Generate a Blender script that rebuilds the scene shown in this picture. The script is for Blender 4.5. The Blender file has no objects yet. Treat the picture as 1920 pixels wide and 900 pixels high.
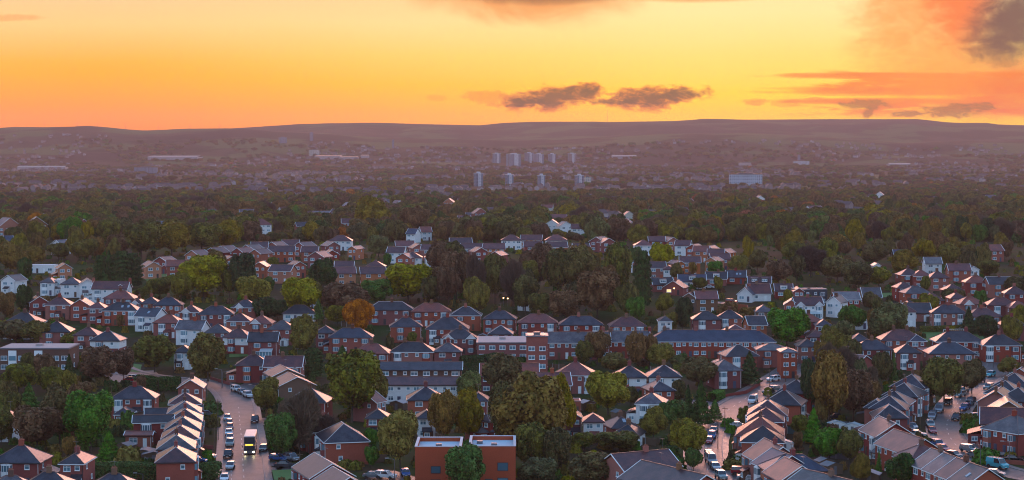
import bpy, math, random
import numpy as np
from mathutils import Vector, Matrix
random.seed(7)
R = math.radians
SC = bpy.context.scene
COL = SC.collection
# ------------------------------------------------------------------ camera, world, sun, exposure
FPX, CX, HZ, CAMZ = 3600.0, 960.0, 280.0, 69.0
cam_d = bpy.data.cameras.new('camera'); cam = bpy.data.objects.new('camera', cam_d); COL.objects.link(cam)
PITCH = math.atan((450.0 - HZ) / FPX)
cam_d.sensor_width = 36.0; cam_d.lens = 36.0 * FPX / 1920.0; cam_d.clip_start = 1.0; cam_d.clip_end = 60000.0
cam.location = (0, 0, CAMZ); cam.rotation_euler = (math.pi / 2 - PITCH, 0, 0)
SC.camera = cam
SC.view_settings.view_transform = 'Standard'; SC.view_settings.look = 'None'
SC.view_settings.exposure = 0.0; SC.view_settings.gamma = 1.0; SC.view_settings.use_curve_mapping = False
cy = SC.cycles
cy.use_denoising = True; SC.render.filter_size = 1.1; cy.filter_width = 1.1
try: cy.denoiser = 'OPENIMAGEDENOISE'
except Exception: pass
cy.max_bounces = 4; cy.diffuse_bounces = 2; cy.glossy_bounces = 2; cy.transmission_bounces = 2; cy.volume_bounces = 1
cy.transparent_max_bounces = 4; cy.sample_clamp_indirect = 3.0; cy.use_adaptive_sampling = True; cy.adaptive_threshold = 0.015
cy.caustics_reflective = False; cy.caustics_refractive = False
SUN_AZ_PX, SUN_EL = 1250.0, 6.0
HAZE_DENSITY = 6.4e-5
HAZE_COLOR = (.80, 0.50, 0.43, 1)
SKY_BLUE = 1.30
HAZE_GLOW = (.34, .21, .25)

class E:
    """a value in a shader node tree, with arithmetic"""
    nt = None
    def __init__(s, sock): s.s = sock
    @staticmethod
    def math(op, *a, clamp=False):
        n = E.nt.nodes.new('ShaderNodeMath'); n.operation = op; n.use_clamp = clamp
        for i, x in enumerate(a):
            if isinstance(x, E): E.nt.links.new(x.s, n.inputs[i])
            else: n.inputs[i].default_value = float(x)
        return E(n.outputs[0])
    def __add__(s, o): return E.math('ADD', s, o)
    __radd__ = __add__
    def __sub__(s, o): return E.math('SUBTRACT', s, o)
    def __rsub__(s, o): return E.math('SUBTRACT', o, s)
    def __mul__(s, o): return E.math('MULTIPLY', s, o)
    __rmul__ = __mul__
    def __truediv__(s, o): return E.math('DIVIDE', s, o)
    def __rtruediv__(s, o): return E.math('DIVIDE', o, s)
def emax(a, b): return E.math('MAXIMUM', a, b)
def emin(a, b): return E.math('MINIMUM', a, b)
def smooth(x, a, b):
    n = E.nt.nodes.new('ShaderNodeMapRange'); n.interpolation_type = 'SMOOTHSTEP'
    E.nt.links.new(x.s, n.inputs[0]); n.inputs[1].default_value = a; n.inputs[2].default_value = b
    return E(n.outputs[0])
def vec(x, y, z):
    n = E.nt.nodes.new('ShaderNodeCombineXYZ')
    for i, v in enumerate((x, y, z)):
        if isinstance(v, E): E.nt.links.new(v.s, n.inputs[i])
        else: n.inputs[i].default_value = v
    return n.outputs[0]
def noise(v, scale, detail=4, rough=.55, dist=0.0, out=0):
    n = E.nt.nodes.new('ShaderNodeTexNoise'); n.inputs['Scale'].default_value = scale
    n.inputs['Detail'].default_value = detail; n.inputs['Roughness'].default_value = rough; n.inputs['Distortion'].default_value = dist
    if v is not None: E.nt.links.new(v, n.inputs['Vector'])
    return E(n.outputs[out])
def cmix(f, a, b, mode='MIX'):
    n = E.nt.nodes.new('ShaderNodeMix'); n.data_type = 'RGBA'; n.blend_type = mode
    for i, x in ((0, f), (6, a), (7, b)):
        if isinstance(x, E): E.nt.links.new(x.s, n.inputs[i])
        elif i == 0: n.inputs[0].default_value = x
        else: n.inputs[i].default_value = (*x[:3], 1)
    return E(n.outputs[2])
def ramp(x, stops, interp='LINEAR'):
    n = E.nt.nodes.new('ShaderNodeValToRGB'); n.color_ramp.interpolation = interp
    el = n.color_ramp.elements
    while len(el) < len(stops): el.new(.5)
    for e, (p, c) in zip(el, stops): e.position = p; e.color = (*c[:3], 1)
    E.nt.links.new(x.s, n.inputs[0]); return E(n.outputs[0])
def lin(r, g, b):
    f = lambda c: (c / 255 / 12.92) if c <= 10 else ((c / 255 + .055) / 1.055) ** 2.4
    return (f(r), f(g), f(b))
def cscale(c, k):
    n = E.nt.nodes.new('ShaderNodeVectorMath'); n.operation = 'SCALE'
    E.nt.links.new(c.s, n.inputs[0])
    if isinstance(k, E): E.nt.links.new(k.s, n.inputs[3])
    else: n.inputs[3].default_value = k
    return E(n.outputs[0])

def build_world():
    w = bpy.data.worlds.new('World'); SC.world = w; w.use_nodes = True
    nt = w.node_tree; nt.nodes.clear(); E.nt = nt
    tc = nt.nodes.new('ShaderNodeTexCoord'); sx = nt.nodes.new('ShaderNodeSeparateXYZ')
    nt.links.new(tc.outputs['Generated'], sx.inputs[0])
    x, y, z = E(sx.outputs[0]), E(sx.outputs[1]), E(sx.outputs[2])
    yy = emax(y, .05); u = x / yy; v = z / yy            # slopes: photograph spans u +-.267, v 0..078
    P = (u * FPX + CX)                                    # degrees of azimuth in a convenient unit
    Q = (HZ - v * FPX)
    t = E.math('DIVIDE', v, .09, clamp=True)
    wob = noise(vec(u * 3, v * 9, 0.3), 1.6, 3) - .5
    tt = E.math('ADD', t, wob * .10, clamp=True)
    L = ramp(tt, [(0, lin(255, 140, 20)), (.12, lin(255, 150, 36)), (.3, lin(255, 166, 56)), (.5, lin(254, 184, 84)), (.72, lin(254, 208, 138)), (1, lin(250, 205, 160))])
    Mm = ramp(tt, [(0, lin(255, 148, 10)), (.12, lin(255, 166, 30)), (.3, lin(255, 188, 70)), (.55, lin(255, 209, 114)), (.75, lin(254, 220, 152)), (1, lin(248, 205, 150))])
    Rr = ramp(tt, [(0, lin(255, 164, 14)), (.12, lin(255, 190, 40)), (.3, lin(255, 209, 84)), (.55, lin(255, 218, 122)), (.8, lin(255, 229, 160)), (1, lin(255, 225, 165))])
    c = cmix(smooth(P, 150, 950), L, Mm); c = cmix(smooth(P, 850, 1350), c, Rr)
    # ---- clouds: soft masks in azimuth/elevation, broken up by noise
    nz = noise(vec(u * 1.0, v * 1.7, 1.7), 95, 7, .62, .5)
    nfine = noise(vec(u * 1.0 + v * .5, v * 2.4, 4.1), 190, 5, .58, .6)
    streak = noise(vec(u * 1.0 + v * .8, v * 9.0, 9.0), 26, 7, .64, .35)
    soft = noise(vec(u * 1.0, v * 1.3, 5.0), 22, 7, .60, .8)
    def blob(px, py, rx, ry, tilt=0.0):
        dx = (P - px) * (1 / rx); dy = (Q - py + (P - px) * tilt) * (1 / ry)
        return dx * dx + dy * dy
    def mask(d, n, amp, a=1.0, b=.45):
        return 1.0 - smooth(d + (n - .5) * amp, b, a)
    orange, red, brown, grey = lin(248, 150, 66), lin(240, 118, 80), lin(150, 96, 66), lin(126, 96, 96)
    # high cirrus glow and the rose band at the far right
    m = smooth(P + (soft - .5) * 900, 1560, 1900) * smooth(Q + (soft - .5) * 60, 236, 205) * smooth(Q + (soft - .5) * 160, 70, 165)
    c = cmix(m * .95 * smooth(streak, .20, .42), c, lin(240, 132, 90))
    m = smooth(P + (soft - .5) * 200, 1450, 1580) * smooth(streak, .47, .60) * smooth(Q, 128, 140) * (1.0 - smooth(Q, 205, 226))
    c = cmix(m * .9, c, lin(240, 126, 74))
    for px, py, rx, ry in ((1640, 142, 210, 6), (1660, 170, 220, 9), (1640, 190, 200, 6), (1800, 155, 160, 12)):
        c = cmix(mask(blob(px, py, rx, ry), streak, 3.2, 1.5, .2) * .85, c, lin(238, 128, 80))
    c = cmix(mask(blob(1760, 70, 130, 110), soft * .6 + nz * .4, 6.0, 2.6, -.6) * .75, c, lin(250, 150, 84))
    c = cmix(mask(blob(1700, 20, 100, 50), soft * .6 + nz * .4, 6, 2.4, -.4) * .6, c, lin(250, 160, 90))
    c = cmix(mask(blob(1800, 20, 60, 60), soft * .6 + nz * .4, 5, 2.2, -.2) * .8, c, lin(246, 112, 70))
    c = cmix(mask(blob(1908, 42, 100, 70, .25), soft * .55 + nz * .45, 3.4, 1.7, .0) * .96, c, lin(112, 84, 88))
    c = cmix(mask(blob(1010, -8, 200, 52), soft, 2.2, 1.6, .0) * .85, c, lin(236, 142, 82))
    c = cmix(mask(blob(1020, -10, 150, 22), soft, 1.6, 1.5, .1) * .8, c, lin(150, 100, 80))
    c = cmix(mask(blob(1290, -3, 120, 10), soft, 1.5, 1.5, .2) * .7, c, lin(236, 160, 100))
    c = cmix(mask(blob(25, 34, 60, 7), nz, 3, 1.3, .3) * .5, c, lin(244, 160, 100))
    # low broken cumulus
    CUM = ((1040, 183, 84, 20, .10, 1), (1088, 167, 38, 10, .05, 1), (1215, 184, 72, 19, .02, 1), (1275, 177, 50, 13, .05, .8), (1150, 191, 50, 6, 0, .8),
           (985, 192, 42, 10, 0, 1), (912, 183, 40, 12, -.1, .55), (1415, 192, 17, 7, 0, .6), (1470, 195, 22, 5, 0, .4), (820, 184, 18, 5, 0, .3))
    nm = nz * .6 + nfine * .4
    for px, py, rx, ry, tl, k in CUM: c = cmix(mask(blob(px, py, rx, ry, tl), nm, 7.0, 1.9, .5) * k, c, lin(226, 132, 52))
    for px, py, rx, ry, tl, k in CUM:
        if k > .7: c = cmix(mask(blob(px, py, rx * .92, ry * .85, tl), nm, 6.5, 1.5, .0) * .9, c, lin(120, 92, 74))
    for px, py, rx, ry in ((1620, 196, 50, 9), (1782, 208, 48, 14), (1835, 200, 34, 8), (1626, 212, 10, 10), (1700, 214, 30, 6)):
        c = cmix(mask(blob(px, py, rx, ry), nfine, 3.4, 1.5, .3) * .8, c, lin(170, 116, 96))
    # what the air in front takes away is given back by the sky behind it
    T = E.math('EXPONENT', emin(220.0 / emax(v, .004), 13500.0) * -HAZE_DENSITY)
    sb = nt.nodes.new('ShaderNodeMix'); sb.data_type = 'RGBA'; sb.blend_type = 'SUBTRACT'; sb.inputs[0].default_value = 1.0
    hz = cscale(cmix(0.0, HAZE_GLOW, HAZE_GLOW), 1.0 - T); nt.links.new(c.s, sb.inputs[6]); nt.links.new(hz.s, sb.inputs[7])
    c = cscale(E(sb.outputs[2]), emin(1.0 / T, 2.8)); c = cmix(1.0, c, (0, 0, 0), 'LIGHTEN')
    # the sky above and behind: pale rose, then dusk blue
    up = E.math('MAXIMUM', z, 0.0)
    fr = smooth(y, -.15, .95)
    high_f = ramp(up, [(0, lin(240, 186, 130)), (.14, lin(244, 184, 150)), (.24, lin(222, 166, 150)), (.36, lin(150, 160, 184)), (.55, lin(112, 146, 186)), (.8, lin(84, 116, 160)), (1, lin(78, 108, 154))])
    high_b = ramp(up, [(0, lin(150, 150, 180)), (.2, lin(142, 156, 182)), (.5, lin(128, 158, 188)), (.8, lin(88, 116, 154)), (1, lin(80, 108, 148))])
    hi = cscale(cmix(fr, high_b, high_f), SKY_BLUE * 2.1)
    f = smooth(y, .80, .96) * (1.0 - smooth(v, .09, .24))
    c = cmix(f, hi, c)
    bg = nt.nodes.new('ShaderNodeBackground'); nt.links.new(c.s, bg.inputs[0]); bg.inputs[1].default_value = 1.0
    sky = nt.nodes.new('ShaderNodeTexSky'); sky.sky_type = 'NISHITA'; sky.sun_disc = False
    sky.sun_elevation = R(SUN_EL); sky.sun_rotation = math.atan((SUN_AZ_PX - CX) / FPX)
    b2 = nt.nodes.new('ShaderNodeBackground'); nt.links.new(sky.outputs[0], b2.inputs[0]); b2.inputs[1].default_value = 0.0022
    add = nt.nodes.new('ShaderNodeAddShader'); nt.links.new(bg.outputs[0], add.inputs[0]); nt.links.new(b2.outputs[0], add.inputs[1])
    out = nt.nodes.new('ShaderNodeOutputWorld'); nt.links.new(add.outputs[0], out.inputs[0])
    w.cycles.sampling_method = 'MANUAL'; w.cycles.sample_map_resolution = 1024
build_world()
sl = bpy.data.lights.new('sun', 'SUN'); sl.energy = 2.0; sl.angle = R(26); sl.color = (1.0, .42, .30)
so = bpy.data.objects.new('sun', sl); COL.objects.link(so)
_az = math.atan((SUN_AZ_PX - CX) / FPX); _el = R(SUN_EL)
so.rotation_euler = Vector((-math.sin(_az) * math.cos(_el), -math.cos(_az) * math.cos(_el), -math.sin(_el))).to_track_quat('-Z', 'Y').to_euler()

# ------------------------------------------------------------------ terrain
KN = [(-400, 0), (300, 0), (500, 0), (580, 1), (640, 4), (700, 8), (800, 13), (900, 15), (1000, 16), (1100, 16), (1300, 12), (1600, 6), (2000, 2), (3000, -5), (4000, -9), (5500, -7), (7000, 2)]
_kx = np.array([k[0] for k in KN], float); _kz = np.array([k[1] for k in KN], float)
def znear(Y): return float(np.interp(Y, _kx, _kz))
MID = [(-200, 250), (0, 240), (30, 238), (90, 239), (140, 238), (165, 236.5), (200, 239), (240, 243), (270, 245), (300, 244), (350, 241.5), (430, 241), (470, 243), (520, 248), (620, 252), (700, 257), (800, 260), (850, 261), (960, 264), (1050, 262), (1150, 256), (1250, 251), (1400, 250), (1500, 255), (1600, 261), (1700, 267), (1800, 264), (2100, 262)]
BACK = [(-200, 250), (200, 250), (380, 246), (440, 240.5), (500, 237), (560, 234), (620, 232), (700, 231.5), (760, 232), (900, 235), (925, 232.5), (945, 230.5), (1000, 228.5), (1140, 229), (1260, 227), (1300, 225), (1315, 223.5), (1400, 224.5), (1560, 223.5), (1640, 223.5), (1720, 223.5), (1745, 226), (1770, 229), (1800, 230.5), (1850, 230.5), (1870, 233.5), (1920, 235), (2100, 240)]
def px_interp(t, px): return float(np.interp(px, [a for a, _ in t], [b for _, b in t]))
def hash1(i): return (math.sin(i * 127.1 + 11.3) * 43758.5453) % 1.0
def vnoise(x, y):
    xi, yi = math.floor(x), math.floor(y); fx, fy = x - xi, y - yi
    fx = fx * fx * (3 - 2 * fx); fy = fy * fy * (3 - 2 * fy)
    h = lambda a, b: hash1(a * 7.13 + b * 57.7)
    return (h(xi, yi) * (1 - fx) + h(xi + 1, yi) * fx) * (1 - fy) + (h(xi, yi + 1) * (1 - fx) + h(xi + 1, yi + 1) * fx) * fy
Y_MID, Y_BACK = 9000.0, 12000.0
def zg(X, Y):
    if Y <= 7000:
        return znear(Y)
    px = CX + FPX * X / Y
    zm = CAMZ + (HZ - px_interp(MID, px)) / FPX * Y_MID
    zb = CAMZ + (HZ - px_interp(BACK, px)) / FPX * Y_BACK
    if Y <= Y_MID:
        t = (Y - 7000) / 2000; t = t * t * (3 - 2 * t)
        z = 2 + (zm - 2) * t
        return z + (vnoise(X / 500, Y / 400) - .5) * 26 * math.sin(math.pi * (Y - 7000) / 2000)
    dip = zm - 45
    if Y <= 9800:
        t = (Y - Y_MID) / 800; t = t * t * (3 - 2 * t); return zm + (dip - zm) * t
    if Y <= Y_BACK:
        t = (Y - 9800) / 2200; t = 1 - (1 - t) ** 1.6
        z = dip + (zb - dip) * t
        return z + ((vnoise(X / 420, Y / 900) - .5) * 34 + (vnoise(X / 130, Y / 500) - .5) * 10) * math.sin(math.pi * (Y - 9800) / 2200)
    return zb - (Y - Y_BACK) * .12
def ray(px, py):
    dx, dy = (px - 960) / FPX, (450 - py) / FPX
    c, s = math.cos(PITCH), math.sin(PITCH)
    d = (dx, c + dy * s, -s + dy * c)                     # world direction (pitch about x)
    return d[0] / d[1], d[2] / d[1]                       # slopes per metre of Y
def G(px, py, h=0.0, ymin=330.0):
    """where the line of sight of the photograph meets the ground raised by h"""
    a, b = ray(px, py); Y = ymin; step = 4.0
    while Y < 12500:
        if CAMZ + b * Y <= zg(a * Y, Y) + h: break
        Y += step; step = max(4.0, Y * .004)
    lo, hi = max(ymin, Y - step), Y
    for _ in range(18):
        m = (lo + hi) / 2
        if CAMZ + b * m <= zg(a * m, m) + h: hi = m
        else: lo = m
    return Vector((a * hi, hi, zg(a * hi, hi)))
def to_px(p):
    c, s = math.cos(PITCH), math.sin(PITCH)
    x, y, z = p[0], p[1], p[2] - CAMZ
    yc = y * c - z * s; zc = y * s + z * c
    return 960 + FPX * x / yc, 450 - FPX * zc / yc

# ------------------------------------------------------------------ materials
MATS = {}
def newmat(name):
    m = bpy.data.materials.new(name); m.use_nodes = True; MATS[name] = m
    E.nt = m.node_tree; b = m.node_tree.nodes['Principled BSDF']; return m, b
def setc(b, sock, val):
    i = b.inputs[sock]
    if isinstance(val, E): E.nt.links.new(val.s, i)
    elif isinstance(val, (tuple, list)): i.default_value = (*val[:3], 1)
    else: i.default_value = val
def objco():
    n = E.nt.nodes.new('ShaderNodeTexCoord'); return n.outputs['Object']
def geopos():
    n = E.nt.nodes.new('ShaderNodeNewGeometry'); return n.outputs['Position']
def objrand():
    n = E.nt.nodes.new('ShaderNodeObjectInfo'); return E(n.outputs['Random'])
def hsv(c, h=0.5, s=1.0, v=1.0):
    n = E.nt.nodes.new('ShaderNodeHueSaturation')
    for i, k in ((0, h), (1, s), (2, v)):
        if isinstance(k, E): E.nt.links.new(k.s, n.inputs[i])
        else: n.inputs[i].default_value = k
    if isinstance(c, E): E.nt.links.new(c.s, n.inputs[4])
    else: n.inputs[4].default_value = (*c[:3], 1)
    return E(n.outputs[0])
def simple(name, col, rough=.7, spec=.5, metal=0.0, vary=0.0, scale=.6, emit=None, es=0.0):
    m, b = newmat(name)
    c = col
    if vary:
        n = noise(geopos(), scale, 5, .6)
        c = cscale(cmix(0.0, col, col), 1.0 - vary * .5 + n * vary)
    setc(b, 'Base Color', c); b.inputs['Roughness'].default_value = rough; b.inputs['Specular IOR Level'].default_value = spec
    b.inputs['Metallic'].default_value = metal
    if emit: setc(b, 'Emission Color', emit); b.inputs['Emission Strength'].default_value = es
    return m
def brick(name, c1, c2, vr=.6, ss=.3):
    m, b = newmat(name); rr = objrand()
    oc = objco()
    n1 = noise(oc, .5, 4, .6); n2 = noise(oc, 5.0, 3, .7)
    c = cmix(E.math('MULTIPLY', n1, 1.0, clamp=True), c1, c2)
    c = cscale(c, .72 + n2 * .5); c = hsv(c, .486 + rr * .022, 1.08 - ss + E.math('FRACT', rr * 7.0) * ss, 1.0 - vr / 2 + rr * vr)
    # courses of brick
    br = E.nt.nodes.new('ShaderNodeTexWave'); br.wave_type = 'BANDS'; br.bands_direction = 'Z'; br.inputs['Scale'].default_value = 4.0
    E.nt.links.new(oc, br.inputs[0]); c = cscale(c, .92 + E(br.outputs[1]) * .14)
    setc(b, 'Base Color', c); b.inputs['Roughness'].default_value = .85; b.inputs['Specular IOR Level'].default_value = .25
    return m
def roofmat(name, c1, c2, rough=.46, spec=.16, vr=.6, course=3.2):
    m, b = newmat(name); rr = objrand(); oc = objco()
    n1 = noise(oc, .35, 5, .65); n2 = noise(oc, 3.5, 4, .7)
    c = cmix(smooth(n1, .38, .60), c1, c2); c = cscale(c, .35 + n2 * 1.3); c = hsv(c, .49 + rr * .02, .85 + rr * .3, 1.0 - vr / 2 + rr * vr)
    setc(b, 'Base Color', c); setc(b, 'Roughness', rough - .08 + n1 * .22 + rr * .08); b.inputs['Specular IOR Level'].default_value = spec; b.inputs['Coat Weight'].default_value = .40; b.inputs['Coat Roughness'].default_value = .26
    w = E.nt.nodes.new('ShaderNodeTexWave'); w.wave_type = 'BANDS'; w.bands_direction = 'Z'; w.inputs['Scale'].default_value = course; w.inputs['Distortion'].default_value = .6
    E.nt.links.new(oc, w.inputs[0])
    bp = E.nt.nodes.new('ShaderNodeBump'); bp.inputs['Strength'].default_value = .22; bp.inputs['Distance'].default_value = .05
    E.nt.links.new((E(w.outputs[1]) * .6 + n2 * .6).s, bp.inputs['Height']); E.nt.links.new(bp.outputs[0], b.inputs['Normal'])
    return m
brick('brick_red', (.36, .082, .054), (.23, .060, .044)); brick('brick_orange', (.52, .17, .06), (.40, .115, .045))
brick('brick_brown', (.20, .10, .055), (.14, .07, .045)); brick('brick_modern', (.44, .10, .065), (.34, .08, .055), .05, .05)
simple('render_white', (.72, .74, .74), .8, .3, vary=.25, scale=.8); simple('render_cream', (.55, .52, .44), .8, .3, vary=.25, scale=.8)
simple('cladding_dark', (.035, .045, .06), .6, .4, vary=.2)
roofmat('roof_slate', (.018, .020, .028), (.038, .038, .048)); roofmat('roof_purple', (.105, .038, .036), (.060, .028, .032))
roofmat('roof_red', (.20, .055, .045), (.13, .045, .04)); roofmat('roof_light', (.095, .088, .095), (.055, .052, .062))
roofmat('roof_blue', (.020, .030, .052), (.034, .046, .072)); roofmat('roof_felt', (.10, .10, .11), (.15, .14, .15), .6, .3, .3)
simple('ridge_tile', (.15, .085, .07), .5, .5, vary=.4); simple('ridge_pale', (.45, .42, .42), .5, .5, vary=.3)
simple('paint_white', (.82, .86, .86), .5, .5, vary=.12); simple('paint_dark', (.03, .03, .035), .4, .5); simple('lead_grey', (.12, .13, .15), .5, .5)
simple('pot_clay', (.30, .12, .07), .8); simple('timber', (.13, .085, .055), .8, .3, vary=.5); simple('timber_grey', (.14, .14, .15), .8, .3, vary=.4)
simple('door_paint', (.05, .07, .12), .4); simple('skylight_glass', (.25, .32, .38), .1, .8); simple('membrane', (.40, .52, .60), .85, .2, vary=.15)
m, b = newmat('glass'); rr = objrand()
setc(b, 'Base Color', cmix(rr, (.04, .10, .14), (.16, .34, .42))); b.inputs['Roughness'].default_value = .08; b.inputs['Specular IOR Level'].default_value = .9  # teal base puts the blue sky's reflection, plus net curtains, into the pane colour
simple('glass_lit', (.2, .15, .08), .2, .5, emit=(1.0, .62, .25), es=1.6)
simple('shed_roof', (.10, .12, .14), .6, .4, vary=.4); simple('metal_pole', (.16, .16, .17), .45, .5, .6); simple('rubber', (.015, .015, .016), .7)
simple('poly_clear', (.42, .50, .52), .25, .6); simple('concrete', (.30, .29, .28), .8, vary=.3)
CARCOL = dict(silver=((.36, .40, .43), .5), white=((.72, .75, .78), 0), black=((.012, .013, .016), 0), red=((.38, .02, .03), 0), blue=((.02, .10, .30), 0),
              grey=((.09, .10, .12), .4), teal=((.05, .42, .50), 0), dark=((.025, .03, .045), .2), palegreen=((.32, .42, .42), .3), maroon=((.12, .015, .02), 0))
for k, (c_, mt) in CARCOL.items():
    mm = simple('car_' + k, c_, .25, .6, mt); mm.node_tree.nodes['Principled BSDF'].inputs['Coat Weight'].default_value = .5
simple('car_glass', (.02, .03, .04), .06, .9); simple('lamp_lens', (.5, .5, .5), .15, .8); simple('tail_lens', (.25, .01, .01), .2, .6)
simple('headlight_on', (1, .9, .7), .3, emit=(1.0, .82, .45), es=60.0); simple('sign_amber', (.2, .12, .0), .5, emit=(1.0, .62, .06), es=3.2)
simple('bus_paint', (.10, .11, .13), .3, .6); simple('bus_yellow', (.60, .36, .10), .35, .6); simple('bus_roof', (.62, .52, .48), .4, .5)
simple('street_light_on', (1, .7, .35), .3, emit=(1.0, .55, .18), es=9.0)
simple('hard_stone', (.22, .20, .19), .8, vary=.4)
def foliage(name, c1, c2, c3, vr=.5, hv=.03):
    m, b = newmat(name); rr = objrand(); oc = objco()
    n1 = noise(oc, 2.6, 4, .6, 0.3); n2 = noise(oc, 14.0, 2, .6)
    c = cmix(smooth(n1, .40, .60), cscale(cmix(0.0, c1, c1), .62), cscale(cmix(0.0, c2, c2), 1.12)); c = cmix(smooth(n2, .52, .70) * .75, c, c3)
    c = hsv(c, .5 - hv / 2 + rr * hv, .85 + rr * .25, 1.0 - vr / 2 + rr * vr)
    setc(b, 'Base Color', c); b.inputs['Roughness'].default_value = .75; b.inputs['Specular IOR Level'].default_value = .18
    return m
foliage('leaf_dark', (0.088, 0.090, 0.019), (0.149, 0.136, 0.024), (0.235, 0.162, 0.027)); foliage('leaf_green', (0.045, 0.125, 0.014), (0.080, 0.180, 0.022), (0.150, 0.230, 0.026))
foliage('leaf_olive', (0.138, 0.120, 0.021), (0.194, 0.154, 0.025), (0.274, 0.174, 0.033)); foliage('leaf_gold', (0.190, 0.142, 0.016), (0.250, 0.165, 0.018), (0.300, 0.150, 0.018))
foliage('leaf_yellow', (0.229, 0.204, 0.017), (0.301, 0.245, 0.022), (0.424, 0.300, 0.032), .3); foliage('leaf_rust', (0.436, 0.110, 0.018), (0.523, 0.156, 0.022), (0.326, 0.083, 0.018), .3)
foliage('leaf_brown', (0.177, 0.095, 0.030), (0.250, 0.128, 0.042), (0.162, 0.124, 0.030)); foliage('leaf_bare', (0.160, 0.110, 0.075), (0.120, 0.085, 0.062), (0.180, 0.115, 0.060))
foliage('leaf_conifer', (0.026, 0.058, 0.014), (0.048, 0.089, 0.020), (0.068, 0.110, 0.020), .4); foliage('leaf_greygreen', (0.125, 0.138, 0.045), (0.168, 0.172, 0.054), (0.204, 0.183, 0.045))
simple('bark', (.085, .065, .05), .9, .2, vary=.5, scale=2); simple('bark_pale', (.30, .26, .24), .9, .2, vary=.4, scale=2)

# ------------------------------------------------------------------ mesh builder and object helpers
class MB:
    def __init__(s): s.v = []; s.f = []; s.m = []
    def poly(s, pts, m=0):
        i = len(s.v); s.v += [tuple(p) for p in pts]; s.f.append(tuple(range(i, i + len(pts)))); s.m.append(m)
    def mesh(s, pts, faces, m=0):
        i = len(s.v); s.v += [tuple(p) for p in pts]
        for f in faces: s.f.append(tuple(i + k for k in f)); s.m.append(m)
    def box(s, x0, x1, y0, y1, z0, z1, m=0):
        s.mesh([(x0, y0, z0), (x1, y0, z0), (x1, y1, z0), (x0, y1, z0), (x0, y0, z1), (x1, y0, z1), (x1, y1, z1), (x0, y1, z1)],
               [(3, 2, 1, 0), (4, 5, 6, 7), (0, 1, 5, 4), (1, 2, 6, 5), (2, 3, 7, 6), (3, 0, 4, 7)], m)
    def prism(s, foot, z0, z1, m=0):
        n = len(foot)
        s.mesh([(x, y, z0) for x, y in foot] + [(x, y, z1) for x, y in foot],
               [tuple(reversed(range(n))), tuple(range(n, 2 * n))] + [(i, (i + 1) % n, n + (i + 1) % n, n + i) for i in range(n)], m)
    def bar(s, p, q, r, m=0, r2=None, n=4):
        p, q = Vector(p), Vector(q); d = (q - p)
        if d.length < 1e-6: return
        d.normalize(); a = Vector((0, 0, 1)) if abs(d.z) < .9 else Vector((1, 0, 0)); e = d.cross(a).normalized(); g = d.cross(e)
        r2 = r if r2 is None else r2; pts = []
        for c, rr in ((p, r), (q, r2)):
            for k in range(n):
                t = 2 * math.pi * (k + .5) / n; pts.append(c + (e * math.cos(t) + g * math.sin(t)) * rr)
        s.mesh(pts, [tuple(range(n)), tuple(reversed(range(n, 2 * n)))] + [(i, n + i, n + (i + 1) % n, (i + 1) % n) for i in range(n)], m)
    def data(s, name, mats):
        me = bpy.data.meshes.new(name); me.from_pydata(s.v, [], s.f)
        for x in mats: me.materials.append(MATS[x])
        if len(mats) > 1: me.polygons.foreach_set('material_index', s.m)
        me.update(); return me
    def build(s, name, mats, parent=None, loc=(0, 0, 0), rz=0.0):
        if isinstance(mats, str): mats = [mats]
        return link(name, s.data(name, mats), parent, loc, rz)
def link(name, me, parent=None, loc=(0, 0, 0), rz=0.0, sc=None):
    o = bpy.data.objects.new(name, me); COL.objects.link(o)
    o.parent = parent; o.location = loc; o.rotation_euler = (0, 0, rz)
    if sc: o.scale = sc
    return o
THINGS = []                                               # (object, look, group, noun) that get their label at the end
def thing(name, cat, loc, rz=0.0, look='', group=None, px=None):
    o = link(name, None, None, loc, rz); o['category'] = cat
    if group: o['group'] = group
    THINGS.append((o, look, px or to_px(loc))); return o
def structure(o): o['kind'] = 'structure'; return o
def copy_tree(o, parent=None):
    c = o.copy(); COL.objects.link(c); c.parent = parent
    for ch in KIDS.get(o, ()): copy_tree(ch, c)
    return c
KIDS = {}
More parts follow.
